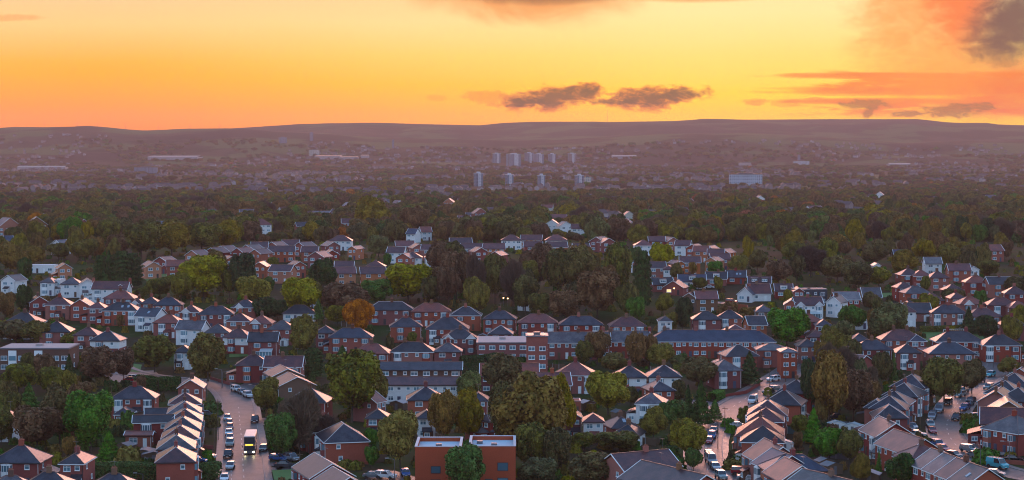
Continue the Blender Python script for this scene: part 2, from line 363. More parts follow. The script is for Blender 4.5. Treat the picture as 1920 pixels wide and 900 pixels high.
# ------------------------------------------------------------------ ground, roads, pavements, lawns
def build_ground():
    ys = list(np.arange(-400, 330, 90)) + list(np.arange(330, 1400, 10)) + list(np.arange(1400, 3000, 50)) + list(np.arange(3000, 7000, 160)) + list(np.arange(7000, 12001, 60)) + [12150, 12400, 12900]
    for k, _ in KN:
        if k not in ys and k > -400: ys.append(k)
    ys = sorted(set(float(y) for y in ys)); ys[0] = -400.0
    NC = 400; vs = []; fs = []
    for y in ys:
        half = max(y, 500) * .46 + 90
        for i in range(NC + 1):
            x = -half + 2 * half * i / NC
            vs.append((x, y, zg(x, y)))
    n = NC + 1
    for j in range(len(ys) - 1):
        for i in range(NC):
            a = j * n + i; fs.append((a, a + 1, a + n + 1, a + n))
    m, b = newmat('ground'); P = geopos()
    n1 = noise(P, .035, 5, .6); n2 = noise(P, .25, 4, .65); n3 = noise(P, .004, 5, .6)
    near = cmix(smooth(n1, .42, .56), (.030, .048, .012), (.050, .038, .022)); near = cmix(smooth(n2, .56, .66) * .6, near, (.075, .066, .055))
    far = cmix(smooth(n3, .44, .56), (.022, .026, .012), (.075, .050, .030)); far = cmix(smooth(noise(P, .0022, 4, .5), .50, .54) * .85, far, (.10, .115, .04)); far = cmix(smooth(noise(P, .0011, 5, .6, 1.0), .52, .57) * .8, far, (.028, .020, .018))
    sp = E.nt.nodes.new('ShaderNodeSeparateXYZ'); E.nt.links.new(P, sp.inputs[0])
    c = cmix(smooth(E(sp.outputs[1]), 900, 1500), near, far)
    setc(b, 'Base Color', c); b.inputs['Roughness'].default_value = 1.0; b.inputs['Specular IOR Level'].default_value = .03
    me = bpy.data.meshes.new('ground'); me.from_pydata(vs, [], fs); me.materials.append(m); me.update()
    for p in me.polygons: p.use_smooth = p.center[1] > 3000
    structure(link('ground', me))
build_ground()

ROADSEG = []                                              # (x0,y0,x1,y1,halfwidth) for keeping things off the road
def chain(pts):
    """smooth world polyline through photograph points on the ground"""
    P = [G(*p[:2]) for p in pts]; W = [p[2] for p in pts]; out = []
    for i in range(len(P) - 1):
        p0, p1, p2, p3 = P[max(i - 1, 0)], P[i], P[i + 1], P[min(i + 2, len(P) - 1)]
        n = max(2, int((p2 - p1).length / 2.5))
        for k in range(n):
            t = k / n
            q = .5 * ((2 * p1) + (p2 - p0) * t + (2 * p0 - 5 * p1 + 4 * p2 - p3) * t * t + (3 * p1 - p0 - 3 * p2 + p3) * t ** 3)
            out.append((q.x, q.y, W[i] + (W[i + 1] - W[i]) * t))
    out.append((P[-1].x, P[-1].y, W[-1])); return out
def strip(name, line, a0, a1, dz, mat, thick=0.0):
    """a sheet that follows the line between two offsets given in half-widths of the road plus metres"""
    vs = []; fs = []
    for i, (x, y, w) in enumerate(line):
        xa, ya, _ = line[max(i - 1, 0)]; xb, yb, _ = line[min(i + 1, len(line) - 1)]
        d = Vector((xb - xa, yb - ya, 0)).normalized(); nrm = Vector((d.y, -d.x, 0))
        for (k, off) in (a0, a1):
            q = Vector((x, y, 0)) + nrm * (k * w / 2 + off)
            vs.append((q.x, q.y, znear(q.y) + dz))
        if thick:
            for (k, off) in (a0, a1):
                q = Vector((x, y, 0)) + nrm * (k * w / 2 + off); vs.append((q.x, q.y, znear(q.y) + dz - thick))
    st = 4 if thick else 2
    for i in range(len(line) - 1):
        a = i * st; b_ = a + st
        fs.append((a, a + 1, b_ + 1, b_))
        if thick: fs.append((a + 2, a, b_, b_ + 2)); fs.append((a + 1, a + 3, b_ + 3, b_ + 1))
    me = bpy.data.meshes.new(name); me.from_pydata(vs, [], fs); me.materials.append(MATS[mat]); me.update()
    return structure(link(name, me))
def wetroad(name, c1, c2, r0, r1):
    m, b = newmat(name); P = geopos()
    n1 = noise(P, .16, 5, .6, .5); n2 = noise(P, 1.2, 4, .65)
    c = cmix(smooth(n1, .4, .62), c1, c2); c = cscale(c, .55 + n2 * .9)
    setc(b, 'Base Color', c); setc(b, 'Roughness', r0 + smooth(n1 * .6 + n2 * .4, .38, .62) * (r1 - r0)); b.inputs['Specular IOR Level'].default_value = .3; setc(b, 'Coat Weight', smooth(n1, .35, .6) * .14); b.inputs['Coat Roughness'].default_value = .32
wetroad('asphalt', (.042, .040, .043), (.092, .084, .087), .48, .68); wetroad('paving', (.075, .068, .070), (.12, .106, .105), .45, .65)
simple('road_paint', (.42, .42, .40), .6, vary=.5, scale=3); simple('kerb_stone', (.20, .19, .185), .7, vary=.3)
ROADS = dict(
    bus=[(470, 960, 8.8), (458, 900, 8.6), (455, 860, 8.6), (453, 825, 8.4), (450, 795, 8.2), (448, 772, 8.2), (444, 752, 8), (436, 737, 8.6), (422, 727, 8), (400, 720, 7.5), (370, 716, 7), (330, 712, 6.5), (280, 706, 6.5), (236, 697, 6.5), (215, 686, 6)],
    mid=[(1325, 960, 7.2), (1327, 900, 7.2), (1326, 875, 7.2), (1324, 850, 7.2), (1325, 825, 7.4), (1336, 800, 7.6), (1352, 780, 7.8), (1378, 760, 7.8), (1408, 741, 7.6), (1438, 724, 7.4), (1462, 709, 7.6), (1484, 694, 7), (1502, 681, 7), (1512, 672, 6.5), (1520, 662, 6)],
    east=[(1990, 905, 7.2), (1925, 893, 7.2), (1885, 884, 7.2), (1850, 873, 7.2), (1822, 858, 7.2), (1800, 842, 7.2), (1784, 824, 7.2), (1776, 806, 7.2), (1777, 789, 7.2), (1786, 770, 7.2), (1798, 753, 7.2), (1812, 737, 7.2), (1830, 723, 7.6), (1850, 708, 7.4), (1865, 695, 7), (1872, 686, 6.5), (1868, 678, 6)])
LINES = {}
for nm, pts in ROADS.items():
    ln = chain(pts); LINES[nm] = ln
    strip('road', ln, (-1, 0), (1, 0), .03, 'asphalt')
    for s in (-1, 1):
        strip('kerb', ln, (s, -.0 if s > 0 else -.13), (s, .13 if s > 0 else 0), .15, 'kerb_stone', .3)
        strip('pavement', ln, (s, .13 if s > 0 else -1.6), (s, 1.6 if s > 0 else -.13), .14, 'paving', .3)
    for i in range(len(ln) - 1): ROADSEG.append((ln[i][0], ln[i][1], ln[i + 1][0], ln[i + 1][1], ln[i][2] / 2 + 2.0))
# junction stubs and forecourts
for pts in ([(1352, 765, 7), (1325, 757, 7), (1290, 752, 7)], [(478, 785, 7), (505, 792, 7), (540, 800, 6.5)], [(500, 868, 6), (530, 878, 12), (565, 872, 12)], [(440, 735, 7), (470, 722, 6), (490, 712, 6)],
            [(690, 893, 14), (730, 893, 14), (765, 890, 12)], [(1380, 890, 8), (1410, 897, 9)], [(240, 697, 16), (262, 715, 16)], [(1335, 566, 5), (1372, 570, 5), (1400, 580, 5)]):
    ln = chain(pts); strip('road', ln, (-1, 0), (1, 0), .022, 'asphalt')
    for i in range(len(ln) - 1): ROADSEG.append((ln[i][0], ln[i][1], ln[i + 1][0], ln[i + 1][1], ln[i][2] / 2 + .6))
# painted marks: broken centre line, give-way bars, edge bays
def marks(ln, off, w, on, gap, i0=0, i1=None):
    vs = []; fs = []; acc = 0; pen = True; seg = []
    i1 = min(i1 or len(ln), len(ln))
    for i in range(i0, i1 - 1):
        acc += 2.5
        x, y, ww = ln[i]; x2, y2, _ = ln[i + 1]; d = Vector((x2 - x, y2 - y, 0)); L_ = d.length; d.normalize(); nr = Vector((d.y, -d.x, 0))
        if (i // max(1, int(on / 2.5))) % max(2, int((on + gap) / on)) == 0:
            a = Vector((x, y, 0)) + nr * off; bq = a + d * min(L_, on)
            k = len(vs)
            for q in (a - nr * w, a + nr * w, bq + nr * w, bq - nr * w): vs.append((q.x, q.y, znear(q.y) + .036))
            fs.append((k, k + 1, k + 2, k + 3))
    me = bpy.data.meshes.new('road_markings'); me.from_pydata(vs, [], fs); me.materials.append(MATS['road_paint']); me.update()
    structure(link('road_markings', me))
marks(LINES['bus'], 0, .09, 2.5, 5, 6, 60); marks(LINES['mid'], 0, .09, 2.5, 5, 6, 110); marks(LINES['east'], 0, .08, 2.5, 5, 8, 90)
marks(LINES['bus'], -2.6, .06, 2.5, 0.1, 6, 50)
# lawns
m, b = newmat('lawn_grass'); n1 = noise(geopos(), .5, 5, .6)
setc(b, 'Base Color', cmix(n1, (.045, .11, .018), (.085, .17, .03))); b.inputs['Roughness'].default_value = .9
def patch(name, corners, mat, dz=.02):
    P = [G(*c) for c in corners]; c0 = sum(P, Vector()) / len(P); n = 12; vs = []; fs = []
    a, b_, c, d = P
    for j in range(n + 1):
        for i in range(n + 1):
            u, v = i / n, j / n; q = (a * (1 - u) + b_ * u) * (1 - v) + (d * (1 - u) + c * u) * v
            vs.append((q.x, q.y, znear(q.y) + dz))
    for j in range(n):
        for i in range(n): k = j * (n + 1) + i; fs.append((k, k + 1, k + n + 2, k + n + 1))
    me = bpy.data.meshes.new(name); me.from_pydata(vs, [], fs); me.materials.append(MATS[mat]); me.update(); structure(link(name, me))
patch('lawn', [(1715, 640), (1850, 640), (1835, 620), (1730, 620)], 'lawn_grass', .05)
patch('lawn', [(514, 900), (560, 900), (556, 880), (510, 882)], 'lawn_grass', .06)
patch('lawn', [(225, 694), (262, 700), (266, 684), (228, 680)], 'lawn_grass', .06)
patch('lawn', [(268, 522), (292, 540), (330, 528), (310, 512)], 'lawn_grass', .08)
patch('lawn', [(1610, 560), (1690, 556), (1690, 548), (1610, 552)], 'lawn_grass', .08)
patch('lawn', [(430, 670), (470, 668), (470, 655), (430, 657)], 'lawn_grass', .08)
# ------------------------------------------------------------------ houses
FOOT = []                                                 # footprints (x, y, radius, cos, sin, hw, hd)
WALLM = dict(b='brick_red', o='brick_orange', c='brick_brown', w='render_white', k='cladding_dark', y='render_cream', m='brick_modern')
WALLN = dict(b='red brick', o='orange brick', c='brown brick', w='white rendered', k='dark clad', y='cream rendered', m='bright red brick')
ROOFM = dict(s='roof_slate', p='roof_purple', r='roof_red', g='roof_light', n='roof_blue', f='roof_felt')
ROOFN = dict(s='dark slate', p='purple-brown', r='red tile', g='pale grey', n='blue slate', f='felt')
_win = {}
def window_data(w, h, kind):
    w *= 1.14
    key = (round(w, 1), round(h, 1), kind)
    if key in _win: return _win[key]
    f = MB(); t = .11
    f.box(-w / 2, w / 2, -.06, .04, 0, t); f.box(-w / 2, w / 2, -.06, .04, h - t, h); f.box(-w / 2 - .06, w / 2 + .06, -.14, 0, -.08, 0)
    n = max(1, int(round(w / .8)))
    for i in range(n + 1):
        x = -w / 2 + (w - t) * i / n; f.box(x, x + t, -.055, .035, t, h - t)
    if h > .8: f.box(-w / 2 + t, w / 2 - t, -.05, .03, h * .68, h * .68 + .06)
    g = MB(); g.box(-w / 2 + .02, w / 2 - .02, -.02, .02, .02, h - .02)
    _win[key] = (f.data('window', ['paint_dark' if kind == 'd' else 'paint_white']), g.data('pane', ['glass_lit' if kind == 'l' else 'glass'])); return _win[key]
def window(parent, x, y, z, w, h, rz=0.0, kind='', detail=True):
    fd, gd = window_data(w, h, kind)
    o = link('window', fd, parent, (x, y, z), rz)
    link('pane', gd, o)
    return o
def roof_shape(W, D, he, pitch, kind, ov=.35):
    """solid roof; returns builder, ridge tiles builder, ridge height and ridge ends"""
    m = MB(); rt = MB(); a, c = W / 2 + ov, D / 2 + ov; th = .16; z0 = he - ov * math.tan(pitch) * .6
    if kind == 'gy': W2, D2 = c, a
    rise = (min(a, c) if kind in ('hip', 'pyr') else (c if kind == 'gx' else a)) * math.tan(pitch); zr = z0 + rise
    base = [(-a, -c, z0), (a, -c, z0), (a, c, z0), (-a, c, z0)]
    if kind in ('hip', 'pyr'):
        if a >= c: r1, r2 = (-(a - c), 0, zr), ((a - c), 0, zr)
        else: r1, r2 = (0, -(c - a), zr), (0, (c - a), zr)
        if abs(a - c) < .2: r1 = r2 = (0, 0, zr)
        if a >= c: slopes = [(base[0], base[1], r2, r1), (base[1], base[2], r2), (base[2], base[3], r1, r2), (base[3], base[0], r1)]
        else: slopes = [(base[0], base[1], r1), (base[1], base[2], r2, r1), (base[2], base[3], r2), (base[3], base[0], r1, r2)]
        hips = [(base[0], r1), (base[3], r1 if a >= c else r2), (base[1], r2 if a >= c else r1), (base[2], r2)]
        for p, q in hips: rt.bar(p, q, .09)
    elif kind == 'gx':
        r1, r2 = (-a, 0, zr), (a, 0, zr); slopes = [(base[0], base[1], r2, r1), (base[2], base[3], r1, r2)]
    else:
        r1, r2 = (0, -c, zr), (0, c, zr); slopes = [(base[1], base[2], r2, r1), (base[3], base[0], r1, r2)]
    if kind in ('hip', 'pyr'):
        for s in slopes: m.poly(s)
        low = [(x, y, z - th) for x, y, z in base]
        for i in range(4): j = (i + 1) % 4; m.poly((low[i], low[j], base[j], base[i]))
        m.poly((low[3], low[2], low[1], low[0]))
    else:
        for s in slopes: m.mesh(list(s) + [(x, y, z - th) for x, y, z in s], [(0, 1, 2, 3), (7, 6, 5, 4), (0, 4, 5, 1), (1, 5, 6, 2), (2, 6, 7, 3), (3, 7, 4, 0)])
    if r1 != r2: rt.bar((r1[0], r1[1], r1[2] + .03), (r2[0], r2[1], r2[2] + .03), .10)
    return m, rt, zr, r1, r2
def house(px, py, w=None, wm=None, d=8.0, yaw=0.0, roof='hip', wall='b', rc='s', st=2, pitch=32, ch=1, anchor='eave', up=None, bays=None, G_=0, dorm=0, sky=0, cons=0,
          units=1, lit=0, look=None, bar=None, ridge='ridge_tile', name='house', group=None, far=False, side=1, bayw='paint_white', gablem=None):
    he = {1: 2.9, 2: 5.3, 3: 7.9, 4: 10.4}[st]
    yaw_r = R(yaw); tp = math.tan(R(pitch))
    if anchor == 'ridge':
        half = (d / 2 + .35) if (roof == 'gx') else min(d, (wm or 9)) / 2 + .35
        pos = G(px, py, he + half * tp * .9)
        if wm is None: wm = w * pos.y / FPX
    else:
        f = G(px, py, he); 
        if wm is None: wm = w * f.y / FPX
        pos = Vector((f.x + math.sin(yaw_r) * -d / 2 * 1, f.y + math.cos(yaw_r) * d / 2, 0))
    W, D = wm, d; pos.z = zg(pos.x, pos.y)
    zlow = min(zg(pos.x, pos.y - D / 2), zg(pos.x, pos.y + D / 2)) - pos.z - .6
    if look is None:
        kindn = {'hip': 'hipped', 'pyr': 'pyramid', 'gx': 'ridged', 'gy': 'gable-fronted', 'flat': 'flat'}[roof]
        bt = 'bungalow' if st == 1 else ('terrace' if units > 2 else 'house')
        look = f'{WALLN[wall]} {bt} with {kindn} {ROOFN[rc]} roof'
    root = thing(name, 'house', pos, yaw_r, look, group)
    FOOT.append((pos.x, pos.y, math.cos(yaw_r), math.sin(yaw_r), W / 2, D / 2))
    a, c = W / 2, D / 2; tpv = R(pitch)
    # walls
    mb = MB(); split = up is not None
    zt = he + (.5 if roof == 'flat' else 0); zs = he * .5
    foot = [(-a, -c), (a, -c), (a, c), (-a, c)]
    if split: mb.prism(foot, zlow, zs, 0); mb.prism([(x * 1.004, y * 1.004) for x, y in foot], zs, zt - .1, 1)
    elif roof == 'flat': mb.prism(foot, zlow, zt, 0)
    else: mb.prism(foot, zlow, zt - .1, 0)
    wm_list = [WALLM[wall]] + ([WALLM[up]] if split else [])
    if roof != 'flat':
        rm, rt, zr, r1, r2 = roof_shape(W, D, he, tpv, roof)
        gh = zr - he - .1
        if roof == 'gx':
            for s in (-1, 1): mb.mesh([(s * a, -c, he - .1), (s * a, c, he - .1), (s * a, 0, zr - .35), (s * (a - .25), -c, he - .1), (s * (a - .25), c, he - .1), (s * (a - .25), 0, zr - .35)], [(0, 1, 2), (5, 4, 3), (0, 2, 5, 3), (1, 4, 5, 2)], 1 if split else 0)
        if roof == 'gy':
            for s in (-1, 1): mb.mesh([(-a, s * c, he - .1), (a, s * c, he - .1), (0, s * c, zr - .35), (-a, s * (c - .25), he - .1), (a, s * (c - .25), he - .1), (0, s * (c - .25), zr - .35)], [(0, 1, 2), (5, 4, 3), (0, 2, 5, 3), (1, 4, 5, 2)], 1 if split else 0)
        mb.build('wall', wm_list, root)
        ro = rm.build('roof', ROOFM[rc], root); rt.build('ridge_tile', ridge, ro)
        g = MB(); gut = []
        if roof in ('hip', 'pyr', 'gx'):
            for s in (-1, 1): g.box(-a - .3, a + .3, s * (c + .38) - .05, s * (c + .38) + .05, he - .36, he - .2); gut.append(g); g = MB()
        if roof in ('hip', 'pyr', 'gy'):
            for s in (-1, 1): g.box(s * (a + .38) - .05, s * (a + .38) + .05, -c - .3, c + .3, he - .36, he - .2); gut.append(g); g = MB()
        gm = random.choice(['paint_white', 'paint_dark', 'lead_grey'])
        for g in (gut if not far else gut[:1]): g.build('gutter', gm, root)
        if not far:
            q = MB(); q.bar((a * .96, -c - .08, 0), (a * .96, -c - .08, he - .3), .06); q.build('drainpipe', random.choice(['paint_white', 'paint_dark']), root)
        if roof in ('gx', 'gy'):
            ov = .4; zb = he - .35 * tp * .6 - .05
            for s in (-1, 1):
                bb = MB()
                for k in (-1, 1):
                    if roof == 'gx': bb.bar((s * (a + ov), k * (c + .35), zb), (s * (a + ov), 0, zr - .02), .10)
                    else: bb.bar((k * (a + .35), s * (c + ov), zb), (0, s * (c + ov), zr - .02), .10)
                bb.build('bargeboard', bar or 'paint_white', root)
    else:
        mb.build('wall', wm_list, root)
        rm = MB(); rm.box(-a + .25, a - .25, -c + .25, c - .25, he + .05, he + .2); ro = rm.build('roof', ROOFM[rc], root)
        cp = MB()
        for s in (-1, 1): cp.box(-a - .04, a + .04, s * (c - .12) - .16, s * (c - .12) + .16, zt, zt + .1); cp.box(s * (a - .12) - .16, s * (a - .12) + .16, -c + .05, c - .05, zt + .003, zt + .09)
        cp.build('parapet_coping', 'ridge_pale', root); zr = he; r1 = (-a * .5, 0, he); r2 = (a * .5, 0, he)
    # chimneys
    for i in range(ch):
        t = .5 if ch == 1 else i / (ch - 1)
        p = Vector(r1).lerp(Vector(r2), t if ch > 1 else .5 + random.uniform(-.1, .1)); q = MB()
        q.box(p.x - .5, p.x + .5, p.y - .35, p.y + .35, p.z - 1.0, p.z + .9); q.box(p.x - .56, p.x + .56, p.y - .41, p.y + .41, p.z + .9, p.z + 1.02)
        co = q.build('chimney', random.choice(['brick_red', 'brick_brown', 'brick_brown']), ro)
        q = MB()
        for k in (-.28, 0, .28): q.bar((p.x + k, p.y, p.z + 1.0), (p.x + k, p.y, p.z + 1.4), .12, 0, .10, 6)
        if not far: q.build('chimney_pot', 'pot_clay', ro)
    # openings, front and back
    n = max(1, units if units > 1 else (2 if W > 10.5 else 1)); uw = W / n
    bays = bays if bays is not None else (1 if (units == 1 and st == 2 and W > 8) else 0)
    kinds = ['', '', '', '']
    for i in range(n):
        cx_ = -a + uw * (i + .5); mir = -1 if i % 2 == 0 else 1
        for s in range(st):
            z = .95 + s * 2.6; k = 'l' if (lit and s == 0 and i == 0) else ''
            if bays and s < 2 and s == 0:
                bw, bd = min(2.5, uw * .42), .75; bx = cx_ + mir * uw * .18 * 1
                q = MB(); top = he - .45 if st >= 2 else he - .4
                q.prism([(bx - bw / 2, -c), (bx - bw / 2 + .4, -c - bd), (bx + bw / 2 - .4, -c - bd), (bx + bw / 2, -c)], .0, top)
                bo = q.build('bay_window', bayw if (wall == 'w' or random.random() < .25) else WALLM[wall], root)
                for ss in range(min(st, 2)):
                    q = MB(); zz = .8 + ss * 2.55
                    q.box(bx - bw / 2 + .5, bx + bw / 2 - .5, -c - bd - .03, -c - bd + .02, zz, zz + 1.25)
                    for e in (-1, 1):
                        x1_, x2_ = bx + e * (bw / 2 - .06), bx + e * (bw / 2 - .36); y1_, y2_ = -c - .1, -c - bd + .1
                        q.mesh([(x1_ + e * .03, y1_, zz), (x2_ + e * .03, y2_, zz), (x2_ + e * .03, y2_, zz + 1.25), (x1_ + e * .03, y1_, zz + 1.25)], [(0, 1, 2, 3)])
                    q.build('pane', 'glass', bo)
                for ss in range(min(st, 2)):
                    q = MB(); zz = .8 + ss * 2.55; q.box(bx - bw / 2 + .40, bx + bw / 2 - .40, -c - bd - .015, -c - bd + .02, zz - .1, zz + 1.35)
                    for xx in (-.33, .33): q.box(bx + xx - .04, bx + xx + .04, -c - bd - .06, -c - bd - .03, zz, zz + 1.25)
                    q.build('window_frame', 'paint_white', bo)
                if G_:
                    gz = he - .3; gw = bw / 2 + .5; q = MB()
                    q.mesh([(bx - gw, -c - bd - .1, gz), (bx + gw, -c - bd - .1, gz), (bx, -c - bd - .1, gz + gw * .9), (bx - gw, -c + 1.0, gz), (bx + gw, -c + 1.0, gz), (bx, -c + 2.2, gz + gw * .9)], [(0, 1, 2), (3, 5, 4), (0, 3, 4, 1)], 0)
                    q.mesh([(bx - gw - .2, -c - bd - .25, gz - .1), (bx, -c - bd - .25, gz + gw * .9 + .12), (bx, -c + 2.3, gz + gw * .9 + .12), (bx - gw - .2, -c + 1.2, gz - .1)], [(0, 1, 2, 3)], 1)
                    q.mesh([(bx + gw + .2, -c - bd - .25, gz - .1), (bx, -c - bd - .25, gz + gw * .9 + .12), (bx, -c + 2.3, gz + gw * .9 + .12), (bx + gw + .2, -c + 1.2, gz - .1)], [(3, 2, 1, 0)], 1)
                    go = q.build('front_gable', [gablem or 'render_white', ROOFM[rc]], root)
                    q = MB(); q.bar((bx - gw - .2, -c - bd - .3, gz - .1), (bx, -c - bd - .3, gz + gw * .9 + .1), .1); q.bar((bx + gw + .2, -c - bd - .3, gz - .1), (bx, -c - bd - .3, gz + gw * .9 + .1), .1)
                    q.build('bargeboard', 'paint_white', go)
            elif not (bays and s < 2):
                window(root, cx_ + mir * uw * .2, -c - .02, z, 1.7 if uw > 5 else 1.3, 1.25, 0, k)
            if s == 0:
                dx = cx_ - mir * uw * .25; q = MB(); q.box(dx - .45, dx + .45, -c - .06, -c + .02, 0, 2.05); q.build('door', random.choice(['door_paint', 'paint_white', 'paint_dark', 'timber']), root)
            else: window(root, cx_ - mir * uw * .25, -c - .02, z + .2, .9, 1.0, 0, '')
    if not far:
        for s in range(st): window(root, a * .2 * (1 if s else -1), c + .02, .95 + s * 2.6, 1.3, 1.2, math.pi, '')
    if side:
        for e in (-1, 1):
            for s in range(st):
                window(root, e * (a + .02), random.choice((-.2, .15)) * D * (1 if s else -1), 1.1 + s * 2.6, .8 if units == 1 else 1.0, 1.0, e * math.pi / 2, '')
    if not far and st >= 2 and roof != 'flat' and name == 'house':
        rr_ = random.Random(int(px * 31 + py)); k = rr_.random()
        if k < .30 and units == 1:                          # single storey side extension with lean-to roof
            e = rr_.choice((-1, 1)); x0 = e * a; x1 = e * (a + rr_.uniform(2.2, 3.2)); y0, y1 = -c + rr_.uniform(.2, 2.0), c - rr_.uniform(.2, 1.5); lo, hi = min(x0, x1), max(x0, x1); q = MB(); q.box(lo, hi, y0, y1, zlow, 2.5); ex = q.build('side_extension', WALLM[wall], root)
            q = MB(); p_ = [(x0, y0 - .2, 3.5), (x0, y1 + .2, 3.5), (x1 + e * .25, y1 + .2, 2.5), (x1 + e * .25, y0 - .2, 2.5)]; q.mesh(p_ + [(x_, y_, z_ - .14) for x_, y_, z_ in p_], [(0, 1, 2, 3), (7, 6, 5, 4), (0, 4, 5, 1), (1, 5, 6, 2), (2, 6, 7, 3), (3, 7, 4, 0)]); q.build('roof', ROOFM[rr_.choice('spgf')], ex)
            window(ex, (lo + hi) / 2, y0 - .02, .9, 1.2, 1.1)
        if k > .55:                                         # porch
            x_ = rr_.uniform(-.5, .5) * a; q = MB(); q.box(x_ - 1.0, x_ + 1.0, -c - 1.3, -c + .01, zlow, 2.25); po = q.build('porch', rr_.choice([WALLM[wall], 'paint_white', 'brick_brown']), root)
            q = MB(); q.mesh([(x_ - 1.2, -c - 1.55, 2.2), (x_ + 1.2, -c - 1.55, 2.2), (x_ + 1.2, -c, 3.0), (x_ - 1.2, -c, 3.0), (x_ - 1.2, -c - 1.55, 2.08), (x_ + 1.2, -c - 1.55, 2.08), (x_ + 1.2, -c, 2.85), (x_ - 1.2, -c, 2.85)], [(0, 1, 2, 3), (7, 6, 5, 4), (0, 4, 5, 1), (1, 5, 6, 2), (3, 7, 4, 0)]); q.build('roof', ROOFM[rc], po)
            window(po, x_, -c - 1.32, .9, 1.1, 1.0)
        if rr_.random() < .5:                               # aerial on the chimney or ridge
            p_ = Vector(r1).lerp(Vector(r2), rr_.random()); q = MB(); q.bar((p_.x, p_.y, p_.z - .2), (p_.x, p_.y, p_.z + 2.3), .035); q.bar((p_.x - .7, p_.y, p_.z + 2.2), (p_.x + .5, p_.y + .3, p_.z + 2.2), .03)
            for t_ in (-.6, -.3, 0, .3): q.bar((p_.x + t_, p_.y - .3, p_.z + 2.2), (p_.x + t_, p_.y + .4, p_.z + 2.2), .02)
            q.build('aerial', 'metal_pole', ro)
    for i in range(dorm):                                   # dormers on the front slope
        x = 0 if dorm == 1 else (-a * .45 + a * .9 * i / (dorm - 1)); z = he + .35; q = MB(); y0 = -c + .5; y1 = -c + .5 + 1.7 / tp
        q.box(x - 1.3, x + 1.3, y0, y1, z, z + 1.6, 0); q.box(x - 1.5, x + 1.5, y0 - .15, y1 + .3, z + 1.6, z + 1.72, 1)
        do = q.build('dormer', ['render_white' if wall != 'k' else 'cladding_dark', 'roof_felt'], ro); window(do, x, y0 - .02, z + .35, 1.9, 1.0)
    for i in range(sky):
        x = a * (.1 + .35 * i); t = .45; y = -c + t * c; z = (he - .35 * tp * .6) + (t * c + .35) * tp
        q = MB(); s_, c_ = math.sin(tpv), math.cos(tpv)
        pts = [(x - .4, y - .6 * c_, z - .6 * s_ + .07), (x + .4, y - .6 * c_, z - .6 * s_ + .07), (x + .4, y + .6 * c_, z + .6 * s_ + .07), (x - .4, y + .6 * c_, z + .6 * s_ + .07)]
        q.mesh(pts + [(px_, py_ , pz_ - .15) for px_, py_, pz_ in pts], [(0, 1, 2, 3), (0, 4, 5, 1), (1, 5, 6, 2), (2, 6, 7, 3), (3, 7, 4, 0)]); q.build('skylight', 'skylight_glass', ro)
    if cons:                                                # glazed conservatory against the front wall
        x = a * .3; q = MB(); q.box(x - 1.9, x + 1.9, -c - 3, -c, 0, .7, 0)
        for k in range(5): xx = x - 1.85 + k * .925; q.box(xx - .05, xx + .05, -c - 3, -c - 2.92, .7, 2.3)
        q.mesh([(x - 2, -c - 3.1, 2.3), (x + 2, -c - 3.1, 2.3), (x + 2, -c, 3.0), (x - 2, -c, 3.0), (x - 2, -c - 3.1, 2.2), (x + 2, -c - 3.1, 2.2), (x + 2, -c, 2.9), (x - 2, -c, 2.9)], [(0, 1, 2, 3), (4, 7, 6, 5), (0, 4, 5, 1), (1, 5, 6, 2), (3, 7, 4, 0)], 1)
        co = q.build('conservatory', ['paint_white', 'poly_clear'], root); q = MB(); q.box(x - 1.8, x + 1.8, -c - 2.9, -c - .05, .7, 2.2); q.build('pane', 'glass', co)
    return root
H = house
# --- bottom edge and the bus street
H(28, 866, 92, d=9, yaw=-3, rc='s', bays=1, ch=1); H(134, 868, 44, d=9, yaw=-3, rc='s', ch=1)
H(20, 893, wm=11, anchor='ridge', d=9, rc='g', yaw=12); H(92, 886, wm=11, anchor='ridge', d=9, rc='s', yaw=4); H(214, 889, wm=11, anchor='ridge', d=9, rc='s', yaw=3)
H(249, 746, 80, d=8, rc='s', bays=1, ch=1, yaw=2, look='red brick pair of houses with hipped dark roof and teal bay windows')
H(357, 727, 46, d=8.5, rc='g', ch=1, roof='gy', yaw=4)
for i, (x, y) in enumerate([(347, 736), (346, 752), (347, 766), (343, 781), (338, 797), (331, 814), (330, 837)]):
    H(x, y, wm=[8, 10, 10, 11, 10, 11, 11][i], d=7.6, yaw=98, anchor='ridge', rc=['p', 'g', 'p', 's', 'p', 'g', 'p'][i], ridge='ridge_pale', pitch=31, bays=1, group='semi detached houses in the row beside the bus street', wall='b')
H(300, 765, wm=7, d=5, yaw=10, anchor='ridge', rc='s', st=1, roof='gx', ch=0, pitch=28, look='small brick back extension with dark lean roof'); H(288, 778, wm=9, d=5, yaw=8, anchor='ridge', rc='s', roof='gx', ch=0, pitch=26)
H(229, 776, 28, d=7, st=1, rc='s', ch=0); H(262, 808, wm=6, d=3.5, st=1, anchor='ridge', rc='r', roof='gx', ch=0, pitch=18, look='small outbuilding with dark red shallow roof')
